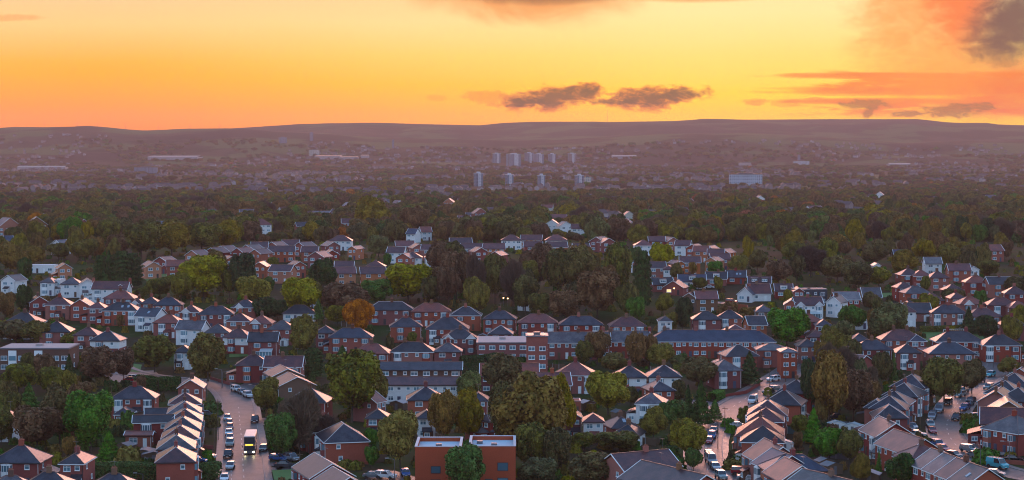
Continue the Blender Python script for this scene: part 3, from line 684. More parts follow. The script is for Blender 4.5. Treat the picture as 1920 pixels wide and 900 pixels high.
# --- second group
H(532, 688, wm=11, d=9, yaw=-72, anchor='ridge', roof='gx', rc='r', wall='c', ch=0, pitch=24, side=1, look='brown brick gable house with glowing pink roof, the farther of two')
H(549, 703, wm=12, d=10, yaw=-72, anchor='ridge', roof='gx', rc='p', wall='c', ch=0, pitch=24, look='brown brick gable house with glowing pink roof edge, nearer of the two')
H(573, 753, 76, d=9, yaw=-6, rc='s', bays=1, ridge='ridge_pale', ch=1); H(606, 782, wm=10, d=8, yaw=-70, anchor='ridge', rc='p', roof='hip', ridge='ridge_pale')
H(642, 794, wm=13, d=9.5, yaw=-76, anchor='ridge', rc='s', roof='hip', ridge='ridge_pale', ch=0, pitch=33, look='large red brick hipped house with slim end window and pale hips')
H(606, 860, wm=14, d=8.8, yaw=-70, anchor='ridge', rc='s', roof='gx', ch=0, pitch=30, ridge='ridge_pale', st=2); H(640, 886, wm=12, d=9.5, yaw=-70, anchor='ridge', rc='s', roof='gx', ch=0, pitch=30, ridge='ridge_pale')
H(707, 783, 40, d=7, rc='s', wall='b', ch=0, roof='pyr'); H(714, 752, 32, d=7, rc='r', roof='gx', yaw=60, ch=0); H(799, 749, 68, d=9, rc='s', bays=0, ch=1, yaw=4, ridge='ridge_pale'); H(800, 783, 34, d=7, rc='s', wall='w', ch=0, yaw=3)
H(788, 693, 154, d=8, roof='gx', rc='s', wall='c', units=4, st=2, pitch=24, ch=0, side=0, look='terrace of four with white window panels under long slate roof', name='terraced_house')
H(791, 721, 138, d=7.5, roof='gx', rc='p', wall='w', units=4, st=2, pitch=24, ch=0, side=0, look='terrace of four with tall white and blue panels, stepped below another', name='terraced_house')
H(897, 750, 34, d=8, rc='s', ch=0); H(905, 788, 30, d=7, rc='p', ch=0, yaw=-30); H(912, 808, 30, d=7, rc='g', ch=0, yaw=30, st=1); H(955, 704, 108, d=9, rc='r', roof='gx', ch=1, units=3, wall='b', look='red brick terrace with long dull red roof behind olive tree')
H(1040, 722, 62, d=9, rc='r', roof='gx', ch=1, yaw=6, wall='b'); H(1078, 703, 72, d=10, rc='r', ch=1, yaw=-4); H(1182, 707, 60, d=9, rc='s', up='w', ch=1, bays=1); H(1247, 706, 60, d=9, rc='s', wall='w', ch=1, ridge='ridge_pale')
H(1243, 732, 46, d=9, rc='s', yaw=12, ch=1, ridge='ridge_pale', anchor='eave'); H(1218, 756, 52, d=9, rc='g', wall='w', st=2, ch=1, yaw=-10, bays=1); H(1074, 783, 32, d=8, rc='s', ch=0, roof='gy', bays=0, look='narrow red brick gable house with one square bay'); H(1113, 790, 36, d=7, rc='r', wall='w', ch=0)
H(1172, 800, 50, d=8, rc='s', sky=1, ch=1, yaw=14, st=1); H(1172, 815, 50, d=8, rc='s', ch=1, yaw=-16, wall='w', st=1); H(1075, 756, 28, d=6, rc='f', roof='flat', st=1, ch=0, look='small pale flat-roofed garage behind gable house')
H(1200, 848, wm=13, d=10, yaw=28, anchor='ridge', rc='p', pitch=28, ch=1, roof='gx'); H(1262, 878, wm=20, d=11, yaw=-58, anchor='ridge', rc='p', pitch=28, ch=1, roof='gx')
# --- around the three storey flats and the long terrace
H(1085, 643, 118, d=9, roof='gx', rc='g', units=4, ch=3, look='grey roofed terrace of paired bays beside three storey flats', name='terraced_house')
H(1176, 641, 84, d=9, roof='gx', rc='g', units=3, ch=2, look='short grey roofed brick terrace with skylights', name='terraced_house', sky=1)
H(1336, 641, 236, d=10, roof='hip', rc='n', units=10, ch=4, pitch=31, yaw=-1.5, look='very long red brick terrace with continuous blue slate roof', name='terraced_house', side=1, bayw='paint_white')
H(1450, 657, 60, d=9, rc='g', ch=0, yaw=0, wall='b', look='plain red brick end block with pale shallow hipped roof', st=2, pitch=20); H(1480, 660, 30, d=9, rc='g', ch=0, pitch=18, st=3, wall='b', side=0)
H(1392, 668, 62, d=9, rc='s', ch=0, yaw=10, ridge='ridge_pale'); H(1365, 694, 52, d=9, rc='g', yaw=10, bays=1, ch=0); H(1381, 624, 44, d=9, rc='p', ch=0, pitch=28, ridge='ridge_pale')
# --- mid street, east side
H(1494, 712, wm=9.5, d=9, yaw=72, anchor='ridge', rc='s', ridge='ridge_pale', pitch=33); H(1471, 731, wm=9.5, d=9.5, yaw=72, anchor='ridge', rc='s', ridge='ridge_pale', pitch=33)
H(1440, 750, wm=12, d=9, yaw=-99, anchor='ridge', rc='p', roof='hip', pitch=33, ridge='ridge_pale'); H(1436, 765, wm=9, d=8, yaw=-98, anchor='ridge', rc='p', roof='hip', pitch=32, ch=0); H(1426, 782, wm=12, d=10, yaw=-99, anchor='ridge', rc='r', roof='hip', pitch=34, look='brick gabled house with glowing pink and orange roof slopes'); H(1430, 799, wm=9, d=9, yaw=-98, anchor='ridge', rc='s', roof='hip', pitch=32, ch=0)
H(1450, 831, wm=12, d=9, yaw=-80, anchor='ridge', rc='p', roof='gx', pitch=34, bays=1, look='brick gabled house with corrugated pinkish slope and chimneys'); H(1466, 848, wm=10, d=8.5, yaw=-76, anchor='ridge', rc='n', roof='gx', pitch=32, ch=0); H(1487, 853, wm=12, d=8, yaw=6, anchor='ridge', rc='n', roof='hip', pitch=32, ch=1, wall='o')
H(1487, 866, wm=10.5, d=8.5, yaw=-80, anchor='ridge', rc='r', roof='gx', pitch=33, ch=0, wall='b', look='brick gabled house with smooth pink roof facing the mid street'); H(1552, 891, wm=15, d=9, yaw=-62, anchor='ridge', rc='g', roof='gx', pitch=28, ch=1, sky=2)
H(1405, 862, 14, d=5, rc='s', st=1, ch=0, yaw=-80, wall='w')
# --- behind the bare wood
H(1572, 672, wm=12, d=8, yaw=-50, anchor='ridge', rc='r', roof='gx', ridge='ridge_pale', pitch=28, ch=0); H(1593, 664, wm=12, d=8, yaw=-50, anchor='ridge', rc='r', roof='gx', ridge='ridge_pale', pitch=28, ch=0)
# --- east street west row
H(1711, 702, wm=11, d=9, yaw=65, anchor='ridge', rc='s', ridge='ridge_pale', bays=1); H(1697, 718, wm=11, d=9, yaw=65, anchor='ridge', rc='s', ridge='ridge_pale', bays=1)
H(1677, 733, wm=9, d=8.5, yaw=68, anchor='ridge', rc='s', ridge='ridge_pale', bays=1); H(1668, 742, wm=9, d=8.5, yaw=72, anchor='ridge', rc='s', ridge='ridge_pale', bays=1); H(1644, 748, wm=8, d=5, yaw=72, anchor='ridge', rc='s', ch=0, ridge='ridge_pale', st=2)
H(1667, 759, wm=9, d=7.6, yaw=86, anchor='ridge', rc='s', ridge='ridge_pale', pitch=33, ch=0, look='red brick house whose dark hip faces forward with a blank brick wall below'); H(1632, 801, wm=8, d=4.5, st=1, yaw=-80, anchor='ridge', rc='p', roof='gx', pitch=16, ch=0)
H(1664, 788, wm=11, d=9, yaw=-82, anchor='ridge', rc='p', roof='gx', ridge='ridge_pale', pitch=32); H(1650, 822, 24, d=7, st=2, wall='w', rc='s', ch=0, yaw=-60, look='small white rendered annex between two pinkish roofs')
H(1705, 815, wm=15, d=9, yaw=-77, anchor='ridge', rc='p', roof='gx', pitch=32, ch=0, units=2, look='long brick house with corrugated pinkish purple roof'); H(1727, 834, wm=8, d=8.5, yaw=-76, anchor='ridge', rc='r', roof='hip', pitch=32)
for i, (x, y) in enumerate([(1762, 847), (1786, 856), (1810, 865), (1836, 875)]):
    H(x, y, wm=7.2, d=9, yaw=-77, anchor='ridge', rc='ggps'[i], roof='gx', pitch=33, ch=1 if i in (0, 2) else 0, sky=1 if i == 3 else 0, look='brick terraced house with %s roof in the stepped corner row' % ['pale grey', 'mid grey', 'purple-brown', 'near-black'][i], group='stepped terraced houses at the bottom corner', name='terraced_house')
# --- east street east row
H(1918, 688, wm=10, d=9, yaw=-115, anchor='ridge', rc='s', ridge='ridge_pale', roof='gx'); H(1903, 700, wm=10, d=9, yaw=-115, anchor='ridge', rc='s', ridge='ridge_pale'); H(1886, 714, wm=10, d=9, yaw=-115, anchor='ridge', rc='s', ridge='ridge_pale'); H(1873, 729, wm=10, d=9, yaw=-112, anchor='ridge', rc='s', ridge='ridge_pale', roof='gx', ch=2)
H(1910, 727, wm=10, d=9, yaw=-115, anchor='ridge', rc='s', ridge='ridge_pale'); H(1888, 748, wm=10, d=8, yaw=-100, anchor='ridge', rc='p', wall='c', roof='gx', ch=0); H(1894, 766, wm=13, d=10, yaw=-14, anchor='ridge', rc='p', roof='gx', up='w', ch=0); H(1903, 780, wm=11, d=9.5, yaw=-58, anchor='ridge', rc='g', roof='hip', bays=1, ch=1, look='red brick corner house with banked bay windows and pale pinkish hip')
# --- red brick semis on the right
H(1693, 638, 78, d=9, rc='p', ch=2, bays=1, ridge='ridge_tile'); H(1722, 640, 30, d=8, rc='n', ch=0, ridge='ridge_pale'); H(1800, 641, 88, d=9, rc='s', bays=1, ch=2); H(1786, 664, 86, d=10, rc='n', ch=1, ridge='ridge_pale', pitch=30); H(1880, 648, 70, d=9, rc='s', ch=1, bays=1); H(1638, 656, 70, d=8, rc='s', ch=1, bays=0, st=2, units=2)
H(1704, 662, 44, d=8, rc='s', ch=0, bays=1); H(1532, 632, 34, d=8, rc='p', ch=0); H(1516, 650, 36, d=8, rc='s', ch=0, wall='b', st=2, look='red brick house with arched white porch at the street head'); H(1614, 640, 36, d=8, rc='s', ch=0); H(1740, 660, 26, d=6, rc='r', st=1, roof='flat', ch=0, look='low brick extension with pale flat roof')
# --- centre semis
for a in [dict(px=657, py=633, w=80, rc='n', wall='b', look='broad red brick house with rounded blue-grey hipped roof'), dict(px=694, py=663, w=68, rc='r', yaw=-6), dict(px=772, py=660, w=80, rc='s', ch=2, bays=1), dict(px=839, py=660, w=50, rc='g', roof='pyr', bays=0),
          dict(px=610, py=625, w=36, rc='s', ch=0), dict(px=732, py=582, w=86, rc='s', bays=1, ridge='ridge_pale'), dict(px=808, py=585, w=72, rc='r', bays=1, look='dark red roofed brick semi with white bays'), dict(px=873, py=592, w=56, rc='s', bays=1, ridge='ridge_pale'), dict(px=761, py=613, w=58, rc='s'), dict(px=838, py=618, w=78, rc='s', d=11, look='wide dark roofed house behind twin white gables'),
          dict(px=862, py=635, w=62, rc='s', bays=1, G_=1, units=2, look='brick pair with twin white front gables'), dict(px=936, py=599, w=60, rc='s', bays=1, units=2), dict(px=1008, py=606, w=72, rc='r', bays=1, ridge='ridge_tile', look='brick semi with bright pinkish red hipped roof'), dict(px=1090, py=610, w=82, rc='s', bays=1, G_=0, units=2), dict(px=1178, py=612, w=66, rc='p', st=2), dict(px=1248, py=603, w=24, rc='g', wall='w', ch=0),
          dict(px=938, py=627, w=44, rc='s', roof='hip', ch=0, ridge='ridge_pale'), dict(px=474, py=684, w=62, rc='p', bays=1, look='brown-red brick semi with white bays below the conservatory house'), dict(px=530, py=687, w=70, rc='p', ch=1, roof='gx'), dict(px=492, py=641, w=54, rc='s', roof='gx', cons=1, ch=1, look='brick house with glazed conservatory and flat dormer top'),
          dict(px=442, py=633, w=50, wall='b', up='w', rc='p', yaw=-8), dict(px=446, py=603, w=44, rc='p', ch=1), dict(px=487, py=607, w=42, rc='r', bays=1, G_=1), dict(px=457, py=577, w=46, rc='s', ridge='ridge_tile', bays=1, G_=1), dict(px=526, py=618, w=50, rc='g', ch=0, bays=1),
          dict(px=561, py=588, w=60, rc='s', wall='w', st=1, ch=0, look='long cream bungalow with dark porch gable'), dict(px=404, py=590, w=64, rc='s', bays=1, yaw=3), dict(px=355, py=586, w=36, rc='p', bays=1, G_=1, units=1), dict(px=314, py=573, w=52, rc='n', bays=1, units=2), dict(px=281, py=570, w=34, rc='s'), dict(px=257, py=569, w=20, rc='p', bays=1, G_=1, wall='b'),
          dict(px=222, py=560, w=56, rc='r', ch=1), dict(px=224, py=583, w=66, rc='s', sky=2, look='brick house with long dark roof and two skylights'), dict(px=150, py=574, w=36, rc='p', roof='gy'), dict(px=180, py=579, w=32, rc='r'), dict(px=108, py=572, w=46, rc='p', ch=1, bays=1), dict(px=74, py=568, w=34, rc='p', roof='gy', yaw=20),
          dict(px=272, py=594, w=44, rc='n', wall='w', roof='gx', yaw=-20, sky=1, look='bright white two storey house with blank gable end'), dict(px=312, py=606, w=50, rc='r', ch=1), dict(px=353, py=618, w=50, rc='g', wall='w', st=2, roof='gx', yaw=-12), dict(px=406, py=624, w=44, rc='g', ch=0), dict(px=160, py=629, w=44, rc='p', ch=1), dict(px=196, py=639, w=56, rc='s', up='w', ridge='ridge_pale', ch=1, yaw=-5, look='brick house with white upper bays and pale grey hip'),
          dict(px=38, py=607, w=66, rc='s', wall='w', d=10), dict(px=102, py=623, w=56, rc='s', wall='b', d=10), dict(px=342, py=661, w=32, rc='s', wall='w', bays=1, ch=0), dict(px=10, py=787, w=34, rc='s', wall='w', ch=0), dict(px=15, py=527, w=32, rc='s', wall='w', roof='gy', ch=0, yaw=-20), dict(px=88, py=530, w=26, rc='g', wall='w', bays=1), dict(px=106, py=528, w=14, rc='g', wall='w', roof='flat', ch=0),
          dict(px=132, py=533, w=36, rc='g', wall='w', ch=0, st=2), dict(px=164, py=534, w=30, rc='g', wall='w', roof='gy', yaw=14, ch=0, sky=0, look='white house with broad white gable and skylit slope'), dict(px=205, py=542, w=66, rc='p', wall='w', roof='gx', ch=2, look='long white house with two brick chimneys'), dict(px=226, py=541, w=20, rc='p', wall='w', roof='gy', ch=0, d=10), dict(px=122, py=503, w=26, rc='p', wall='o', roof='gy', yaw=20, ch=0), dict(px=76, py=500, w=50, rc='f', roof='flat', st=1, wall='w', ch=0, look='low flat-roofed building glowing at the wood edge')]:
    a.setdefault('yaw', random.uniform(-4, 4)); H(**a)
# --- modern estate on the rise, purple-brown roofs with white bargeboards
for i, a in enumerate([(288, 500, 30, 'gy', 25), (300, 491, 30, 'gy', -20), (330, 499, 34, 'gx', 10), (360, 479, 32, 'gy', -28), (396, 474, 32, 'gy', -30), (414, 470, 30, 'gy', -28), (434, 488, 24, 'gy', 22), (445, 473, 28, 'gy', -32), (462, 468, 30, 'gy', -30), (478, 476, 28, 'gy', -30), (487, 463, 30, 'gx', 8), (496, 471, 22, 'gy', -30),
          (486, 500, 28, 'gy', -4), (510, 462, 28, 'gy', -26), (528, 471, 48, 'gx', 4), (524, 508, 42, 'gx', -14), (545, 459, 30, 'gx', 6), (561, 462, 26, 'gy', -34), (580, 472, 30, 'gx', 0), (592, 482, 34, 'gy', -20), (562, 498, 24, 'gy', 22), (612, 501, 18, 'gy', -16), (623, 477, 26, 'gy', 14), (626, 461, 26, 'gy', 26), (638, 451, 42, 'hip', 0), (660, 467, 18, 'gy', -20), (645, 501, 34, 'gx', 2),
          (648, 513, 38, 'gx', 10), (700, 513, 46, 'gx', 8), (703, 500, 36, 'hip', 0), (741, 473, 32, 'gx', -8), (756, 484, 30, 'gy', -20), (760, 461, 34, 'gx', 8), (773, 483, 34, 'hip', 0), (786, 465, 26, 'gy', 15), (806, 468, 34, 'gx', -6), (813, 483, 30, 'hip', 6), (822, 496, 20, 'gy', -18), (836, 476, 24, 'gy', 18), (865, 455, 40, 'gx', 8), (882, 466, 40, 'gx', -8), (902, 472, 26, 'gy', 16), (925, 466, 44, 'gx', 4), (928, 479, 24, 'gy', -20),
          (959, 450, 38, 'hip', 0), (996, 449, 38, 'gx', -4), (1000, 462, 34, 'gx', 2), (1043, 450, 40, 'hip', 0), (1046, 463, 36, 'gx', 6), (1118, 453, 30, 'gy', -28), (1142, 455, 28, 'gy', 12), (1092, 466, 30, 'gx', 10), (1208, 460, 34, 'hip', 3), (1232, 452, 30, 'gx', 0), (1279, 460, 28, 'gx', -14), (1262, 452, 24, 'gy', 20), (1298, 466, 26, 'gy', -24), (1314, 471, 28, 'gx', -10), (1328, 468, 24, 'gy', -24), (1342, 477, 30, 'gx', -8), (1356, 474, 24, 'gy', -26),
          (1294, 492, 38, 'gx', -4), (1276, 495, 18, 'gy', 18), (1333, 490, 24, 'gy', -26), (1352, 486, 36, 'gx', 4), (1232, 502, 34, 'gx', 3), (1254, 505, 20, 'hip', -5), (1177, 489, 18, 'gy', 0), (1190, 476, 28, 'gx', 5)]):
    px, py, w, rf, yw = a
    wl = 'w' if px in (959, 1043, 741, 773, 813, 638, 1279, 1208, 1254, 1177) else ('o' if i % 3 == 0 or px in (660, 822, 1333, 1294, 1276, 648, 700) else 'b')
    H(px, py, w, d=8 if rf == 'gx' else 9, yaw=yw, roof=rf, wall=wl, rc='r' if i % 5 == 2 else 'p', ch=0, bays=0, pitch=30, far=True, ridge='ridge_tile', name='estate_house', group='modern estate houses along the rise', side=1)
# --- dormer bungalows on the right
for a in [dict(px=1244, py=534, w=38, rc='s', dorm=1, st=1, roof='gx'), dict(px=1262, py=540, w=40, rc='p', roof='gy', st=1, yaw=-20, lit=1), dict(px=1298, py=528, w=50, rc='n', roof='gx', st=1, dorm=1, cons=0, wall='w', look='white bungalow with large white gabled dormer on blue-grey roof'), dict(px=1343, py=523, w=38, rc='s', dorm=1, st=1, roof='gx'), dict(px=1380, py=520, w=36, rc='s', st=1, roof='gx', sky=2),
          dict(px=1292, py=560, w=30, rc='p', roof='gy', yaw=-22, wall='c', d=10), dict(px=1326, py=561, w=40, rc='r', roof='gx', wall='c', yaw=3), dict(px=1396, py=553, w=28, rc='n', roof='gy', wall='w', yaw=-22, d=13, st=1, pitch=40, look='chalet bungalow with wide white gable and blue slate slope'), dict(px=1425, py=551, w=42, rc='p', roof='gx', wall='w', st=1, cons=0, pitch=40), dict(px=1424, py=532, w=42, rc='p', roof='gx', dorm=2, st=1, wall='k', look='dark clad bungalow with two dormers'), dict(px=1470, py=546, w=32, rc='p', roof='gx', dorm=1, st=1),
          dict(px=1522, py=546, w=60, rc='f', roof='flat', wall='k', ch=1, look='long dark clad house with flat felt roof and row of white windows'), dict(px=1498, py=547, w=18, rc='p', roof='gy', wall='b', ch=0, d=9), dict(px=1518, py=573, w=52, rc='p', roof='gx', bays=1, G_=1, cons=1, wall='w', units=2, look='white and dark house with paired gables above a glass conservatory'), dict(px=1484, py=572, w=26, rc='p', roof='gy', wall='b', ch=0), dict(px=1562, py=568, w=28, rc='s', roof='gy', wall='w', yaw=-30, pitch=38), dict(px=1590, py=562, w=46, rc='f', roof='gx', wall='b', ch=2, units=2),
          dict(px=1326, py=600, w=52, rc='s', bays=1, units=1, wall='b', ch=0), dict(px=1368, py=597, w=46, rc='s', wall='b', bays=1), dict(px=1421, py=610, w=34, rc='s', wall='o', ch=0, roof='gx', ridge='ridge_pale'), dict(px=1434, py=585, w=32, rc='g', wall='c', ch=0), dict(px=1522, py=604, w=46, rc='r', ch=1, bays=0), dict(px=1546, py=612, w=30, rc='s', ch=0), dict(px=1615, py=590, w=26, rc='g', wall='w', ch=0), dict(px=1636, py=558, w=34, rc='g', roof='gx', wall='c', ch=0, st=1, pitch=40, look='house with steep plain pale grey roof slope'),
          dict(px=1723, py=588, w=48, rc='s', ch=0, st=1, roof='gx', d=10), dict(px=1780, py=588, w=64, rc='s', bays=1, ch=1, wall='b'), dict(px=1848, py=594, w=60, rc='p', ch=1), dict(px=1824, py=571, w=48, rc='r', bays=1, G_=1), dict(px=1880, py=573, w=54, rc='p', ch=1), dict(px=1912, py=578, w=36, rc='r'), dict(px=1797, py=560, w=28, rc='p'), dict(px=1722, py=550, w=48, rc='g', ch=1), dict(px=1752, py=563, w=36, rc='p'), dict(px=1833, py=530, w=44, rc='r', ch=1), dict(px=1880, py=533, w=50, rc='s', roof='gx', ridge='ridge_pale'),
          dict(px=1762, py=521, w=36, rc='p'), dict(px=1730, py=518, w=34, rc='r'), dict(px=1708, py=516, w=38, rc='p'), dict(px=1800, py=507, w=40, rc='r', roof='gx', wall='b'), dict(px=1826, py=506, w=20, rc='n', roof='gy', wall='w', ch=0), dict(px=1751, py=494, w=30, rc='f', wall='w', roof='gx', ch=0), dict(px=1645, py=498, w=12, rc='g', wall='w', roof='gy', ch=0), dict(px=1698, py=540, w=30, rc='p'), dict(px=1905, py=551, w=40, rc='p'), dict(px=1790, py=545, w=34, rc='p'), dict(px=1700, py=585, w=34, rc='p', wall='w'), dict(px=1900, py=610, w=44, rc='s'), dict(px=1710, py=575, w=30, rc='s', wall='w', st=1)]:
    a.setdefault('yaw', random.uniform(-8, 8)); a.setdefault('far', True); H(**a)
# --- glimpses of houses in the woods beyond the rise
gr = random.Random(3)
for i in range(34):
    px, py = gr.uniform(10, 1910), gr.uniform(362, 430)
    H(px, py, wm=gr.uniform(11, 16), d=9, yaw=gr.uniform(-40, 40), roof=gr.choice(['gx', 'gx', 'hip', 'gy']), wall=gr.choice('wwyboc'), rc=gr.choice('grpn'), far=True, side=0, ch=0, bays=0, pitch=36, st=3 if gr.random() < .5 else 2, name='woodland_house', group='houses glimpsed in the woods beyond the rise')
for px, py, w, rf, wl, rc in [(1048, 408, 26, 'gx', 'o', 'r'), (1035, 422, 22, 'gy', 'w', 'n'), (1062, 424, 18, 'gy', 'w', 'n'), (1090, 428, 24, 'gx', 'w', 'p'), (1132, 414, 24, 'gx', 'b', 'p'), (1168, 417, 18, 'gy', 'w', 'n'), (1150, 412, 14, 'gx', 'w', 'g'), (868, 410, 20, 'gx', 'w', 'r'), (884, 404, 18, 'gx', 'b', 'g'), (914, 406, 16, 'gx', 'w', 'g'), (770, 438, 16, 'gx', 'w', 'n'), (800, 434, 18, 'gx', 'w', 'r'),
                         (600, 401, 34, 'gx', 'w', 'f'), (640, 397, 20, 'gy', 'w', 'g'), (570, 424, 18, 'gx', 'b', 's'), (82, 407, 18, 'gy', 'w', 'n'), (732, 378, 16, 'gx', 'b', 'g'), (1550, 382, 20, 'gx', 'w', 'n'), (1575, 388, 22, 'gx', 'o', 'r'), (1395, 372, 14, 'gx', 'w', 'n'), (1430, 397, 14, 'gx', 'b', 'g'), (1900, 418, 30, 'gx', 'w', 'r'), (1812, 400, 18, 'gx', 'w', 'g'), (1862, 380, 16, 'gx', 'w', 'r'), (1415, 420, 12, 'gy', 'w', 'g'), (1754, 428, 10, 'gx', 'w', 'g'),
                         (1690, 362, 14, 'gx', 'w', 'g'), (1210, 375, 16, 'gx', 'w', 'p'), (105, 458, 18, 'gy', 'w', 'n'), (1870, 470, 20, 'gx', 'b', 'r'), (1690, 480, 18, 'gx', 'c', 'n'), (18, 452, 12, 'gx', 'w', 'n')]:
    H(px, py, wm=max(w * 1.0, 10) * (.45 if py < 430 else .3) * 1.15, d=8, yaw=random.uniform(-25, 25), roof=rf, wall=wl, rc=rc, far=True, side=0, ch=0, bays=0, pitch=34, group='houses glimpsed in the woods beyond the rise')
simple('coping_blue', (.42, .48, .52), .7)
# ------------------------------------------------------------------ the modern flat-roofed block in front
def modern():
    p = G(778, 838, 9.0); s = p.y / FPX; W = 190 * s; D = 13.0; h = 9.0; t = thing('flat_roofed_block', 'apartment building', Vector((p.x, p.y, 0)), R(0), 'bright red brick block with sunken pale blue flat roofs and white parapets')
    FOOT.append((p.x + W / 2, p.y + D / 2, 1, 0, W / 2, D / 2)); m = MB(); w1 = W * .46; w2 = W * .50; g0, g1 = w1, w1 + W * .075
    D1 = D
    th = .45
    def wing(x0, x1, y0, y1):
        m.box(x0, x1, y0, y1, -2, h - 1.0)
        m.box(x0, x1, y0, y0 + th, h - 1.0, h); m.box(x0, x1, y1 - th, y1, h - 1.0, h); m.box(x0, x0 + th, y0 + th, y1 - th, h - 1.0, h); m.box(x1 - th, x1, y0 + th, y1 - th, h - 1.0, h)
    wing(0, w1, 0, D1); wing(g1, W, .8, D1 + 2); m.box(g0 + .003, g1 - .003, 3.2, D1 - 1, -2, h - 1.6); m.build('wall', 'brick_modern', t)
    r = MB(); r.box(th + .01, w1 - th - .01, th + .01, D1 - th - .01, h - .99, h - .8); r.box(g1 + th + .01, W - th - .01, .8 + th + .01, D1 + 2 - th - .01, h - .99, h - .8); ro = r.build('roof', 'membrane', t)
    c = MB()
    for x0, x1, y0, y1 in ((0, w1, 0, D1), (g1, W, .8, D1 + 2)):
        for a in ((x0 - .05, x1 + .05, y0 - .05, y0 + th - .1), (x0 - .08, x1 + .08, y1 - th - .02, y1 + .08)): c.box(*a, h + .002, h + .12)
        for a in ((x0 - .08, x0 + th + .02, y0 + th + .02, y1 - th - .02), (x1 - th - .02, x1 + .08, y0 + th + .02, y1 - th - .02)): c.box(*a, h + .002, h + .12)
    c.build('parapet_coping', 'coping_blue', t)
    k = MB()
    for x, y in ((4, 5), (W - 5, 6), (W - 8, 9)): k.box(x, x + 1.2, y, y + 1.2, h - .8, h - .2)
    k.build('roof_vent', 'lead_grey', ro)
    def win(x, z, w, hh, y=0):
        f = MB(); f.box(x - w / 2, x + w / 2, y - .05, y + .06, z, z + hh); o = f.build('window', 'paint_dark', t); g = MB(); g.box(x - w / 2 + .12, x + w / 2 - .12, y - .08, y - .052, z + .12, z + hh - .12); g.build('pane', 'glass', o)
    win(4.2, 3.6, 2.0, 1.5); win(w1 - 1.4, 3.6, .7, 1.6); win(g1 + 1.4, 3.6, .7, 1.6, .8); win(W - 2.6, 4.0, 2.2, 1.7, .8); win(W - 2.6, .9, 2.2, 1.7, .8); win(4.2, .9, 2.0, 1.5); win(7.5, 3.6, .7, 1.6); win(w1 - 1.4, .9, .7, 1.6); win(g1 + 4.0, .9, 1.6, 1.5, .8)
    for y in (3, 6, 9):
        for z in (1.0, 4.6): f = MB(); f.box(-.05, .06, y - .3, y + .3, z, z + 1.9); f.build('window', 'paint_dark', t)
modern()
def flats(px, ey, wpx, he, D, look, wall='brick_red', cols=4, white=(), name='flats_block', roofm='roof_felt', yaw=0.0, tower=None):
    p = G(px, ey, he); s = p.y / FPX; W = wpx * s; t = thing(name, 'apartment building', Vector((p.x, p.y + D / 2, zg(p.x, p.y + D / 2))), R(yaw), look); FOOT.append((p.x, p.y + D / 2, 1, 0, W / 2, D / 2)); m = MB(); m.box(-W / 2, W / 2, -D / 2, D / 2, -2, he); m.build('wall', wall, t)
    m = MB(); m.box(-W / 2 - .25, W / 2 + .25, -D / 2 - .25, D / 2 + .25, he + .002, he + .35); ro = m.build('roof_edge', 'lead_grey', t); m = MB(); m.box(-W / 2 + .3, W / 2 - .3, -D / 2 + .3, D / 2 - .3, he + .355, he + .42); m.box(-1, 1, -1, 1, he + .42, he + 1.1); m.build('roof', roofm, t)
    n = int(he / 2.7)
    for s_ in range(n):
        for j in range(cols):
            x = -W / 2 + W * (j + .5) / cols
            if j in white:
                if s_ == 0: q_ = MB(); q_.box(x - 1.2, x + 1.2, -D / 2 - .5, -D / 2 + .02, .2, he - .4); bo = q_.build('bay_window', 'paint_white', t); q_ = MB(); [q_.box(x - 1.05, x + 1.05, -D / 2 - .56, -D / 2 - .5, .9 + k * 2.7, 2.3 + k * 2.7) for k in range(n)]; q_.build('pane', 'glass', bo)
            else: window(t, x, -D / 2 - .02, .95 + s_ * 2.7, 1.7, 1.35)
        for e in (-1, 1): window(t, e * (W / 2 + .02), 0, .95 + s_ * 2.7, 1.0, 1.2, e * math.pi / 2)
simple('roof_pinkish', (.40, .33, .32), .75, .3, vary=.3)
flats(64, 657, 130, 7.0, 14, 'long brown brick flats with pale flat roof and white bays', 'brick_brown', 8, (1, 4), roofm='roof_pinkish'); flats(942, 647, 96, 5.6, 20, 'low red brick wing with large pale flat roof joined to three storey flats', 'brick_red', 5, (), roofm='roof_pinkish'); flats(1007, 633, 40, 10.6, 9, 'square four storey red brick flats beside the grey-roofed terrace', 'brick_red', 2, (), roofm='roof_felt')
# ------------------------------------------------------------------ trees: crown meshes made of leaf-sized faces, shared by the copies
def leaf_mesh(name, cen, nor, size, mat, rng, aspect=1.0, smooth_n=.55, zs=1.0):
    n = len(cen)
    nn = nor + rng.normal(0, smooth_n, (n, 3)); nn /= np.linalg.norm(nn, axis=1)[:, None] + 1e-9
    t = rng.normal(0, 1, (n, 3)); t -= (t * nn).sum(1)[:, None] * nn; t /= np.linalg.norm(t, axis=1)[:, None] + 1e-9
    b = np.cross(nn, t); s = size * rng.uniform(.6, 1.35, (n, 1))
    t = t * np.array([1, 1, zs]); b = b * np.array([1, 1, zs])
    v = np.stack([cen - t * s - b * s * aspect * .6, cen + t * s * .8 - b * s * aspect, cen + t * s + b * s * aspect * .7, cen - t * s * .7 + b * s * aspect], 1).reshape(-1, 3)
    me = bpy.data.meshes.new(name); me.vertices.add(n * 4); me.vertices.foreach_set('co', v.astype(np.float32).ravel())
    me.loops.add(n * 4); me.loops.foreach_set('vertex_index', np.arange(n * 4, dtype=np.int32))
    me.polygons.add(n); me.polygons.foreach_set('loop_start', np.arange(0, n * 4, 4, dtype=np.int32))
    me.materials.append(MATS[mat]); me.update(calc_edges=True); return me
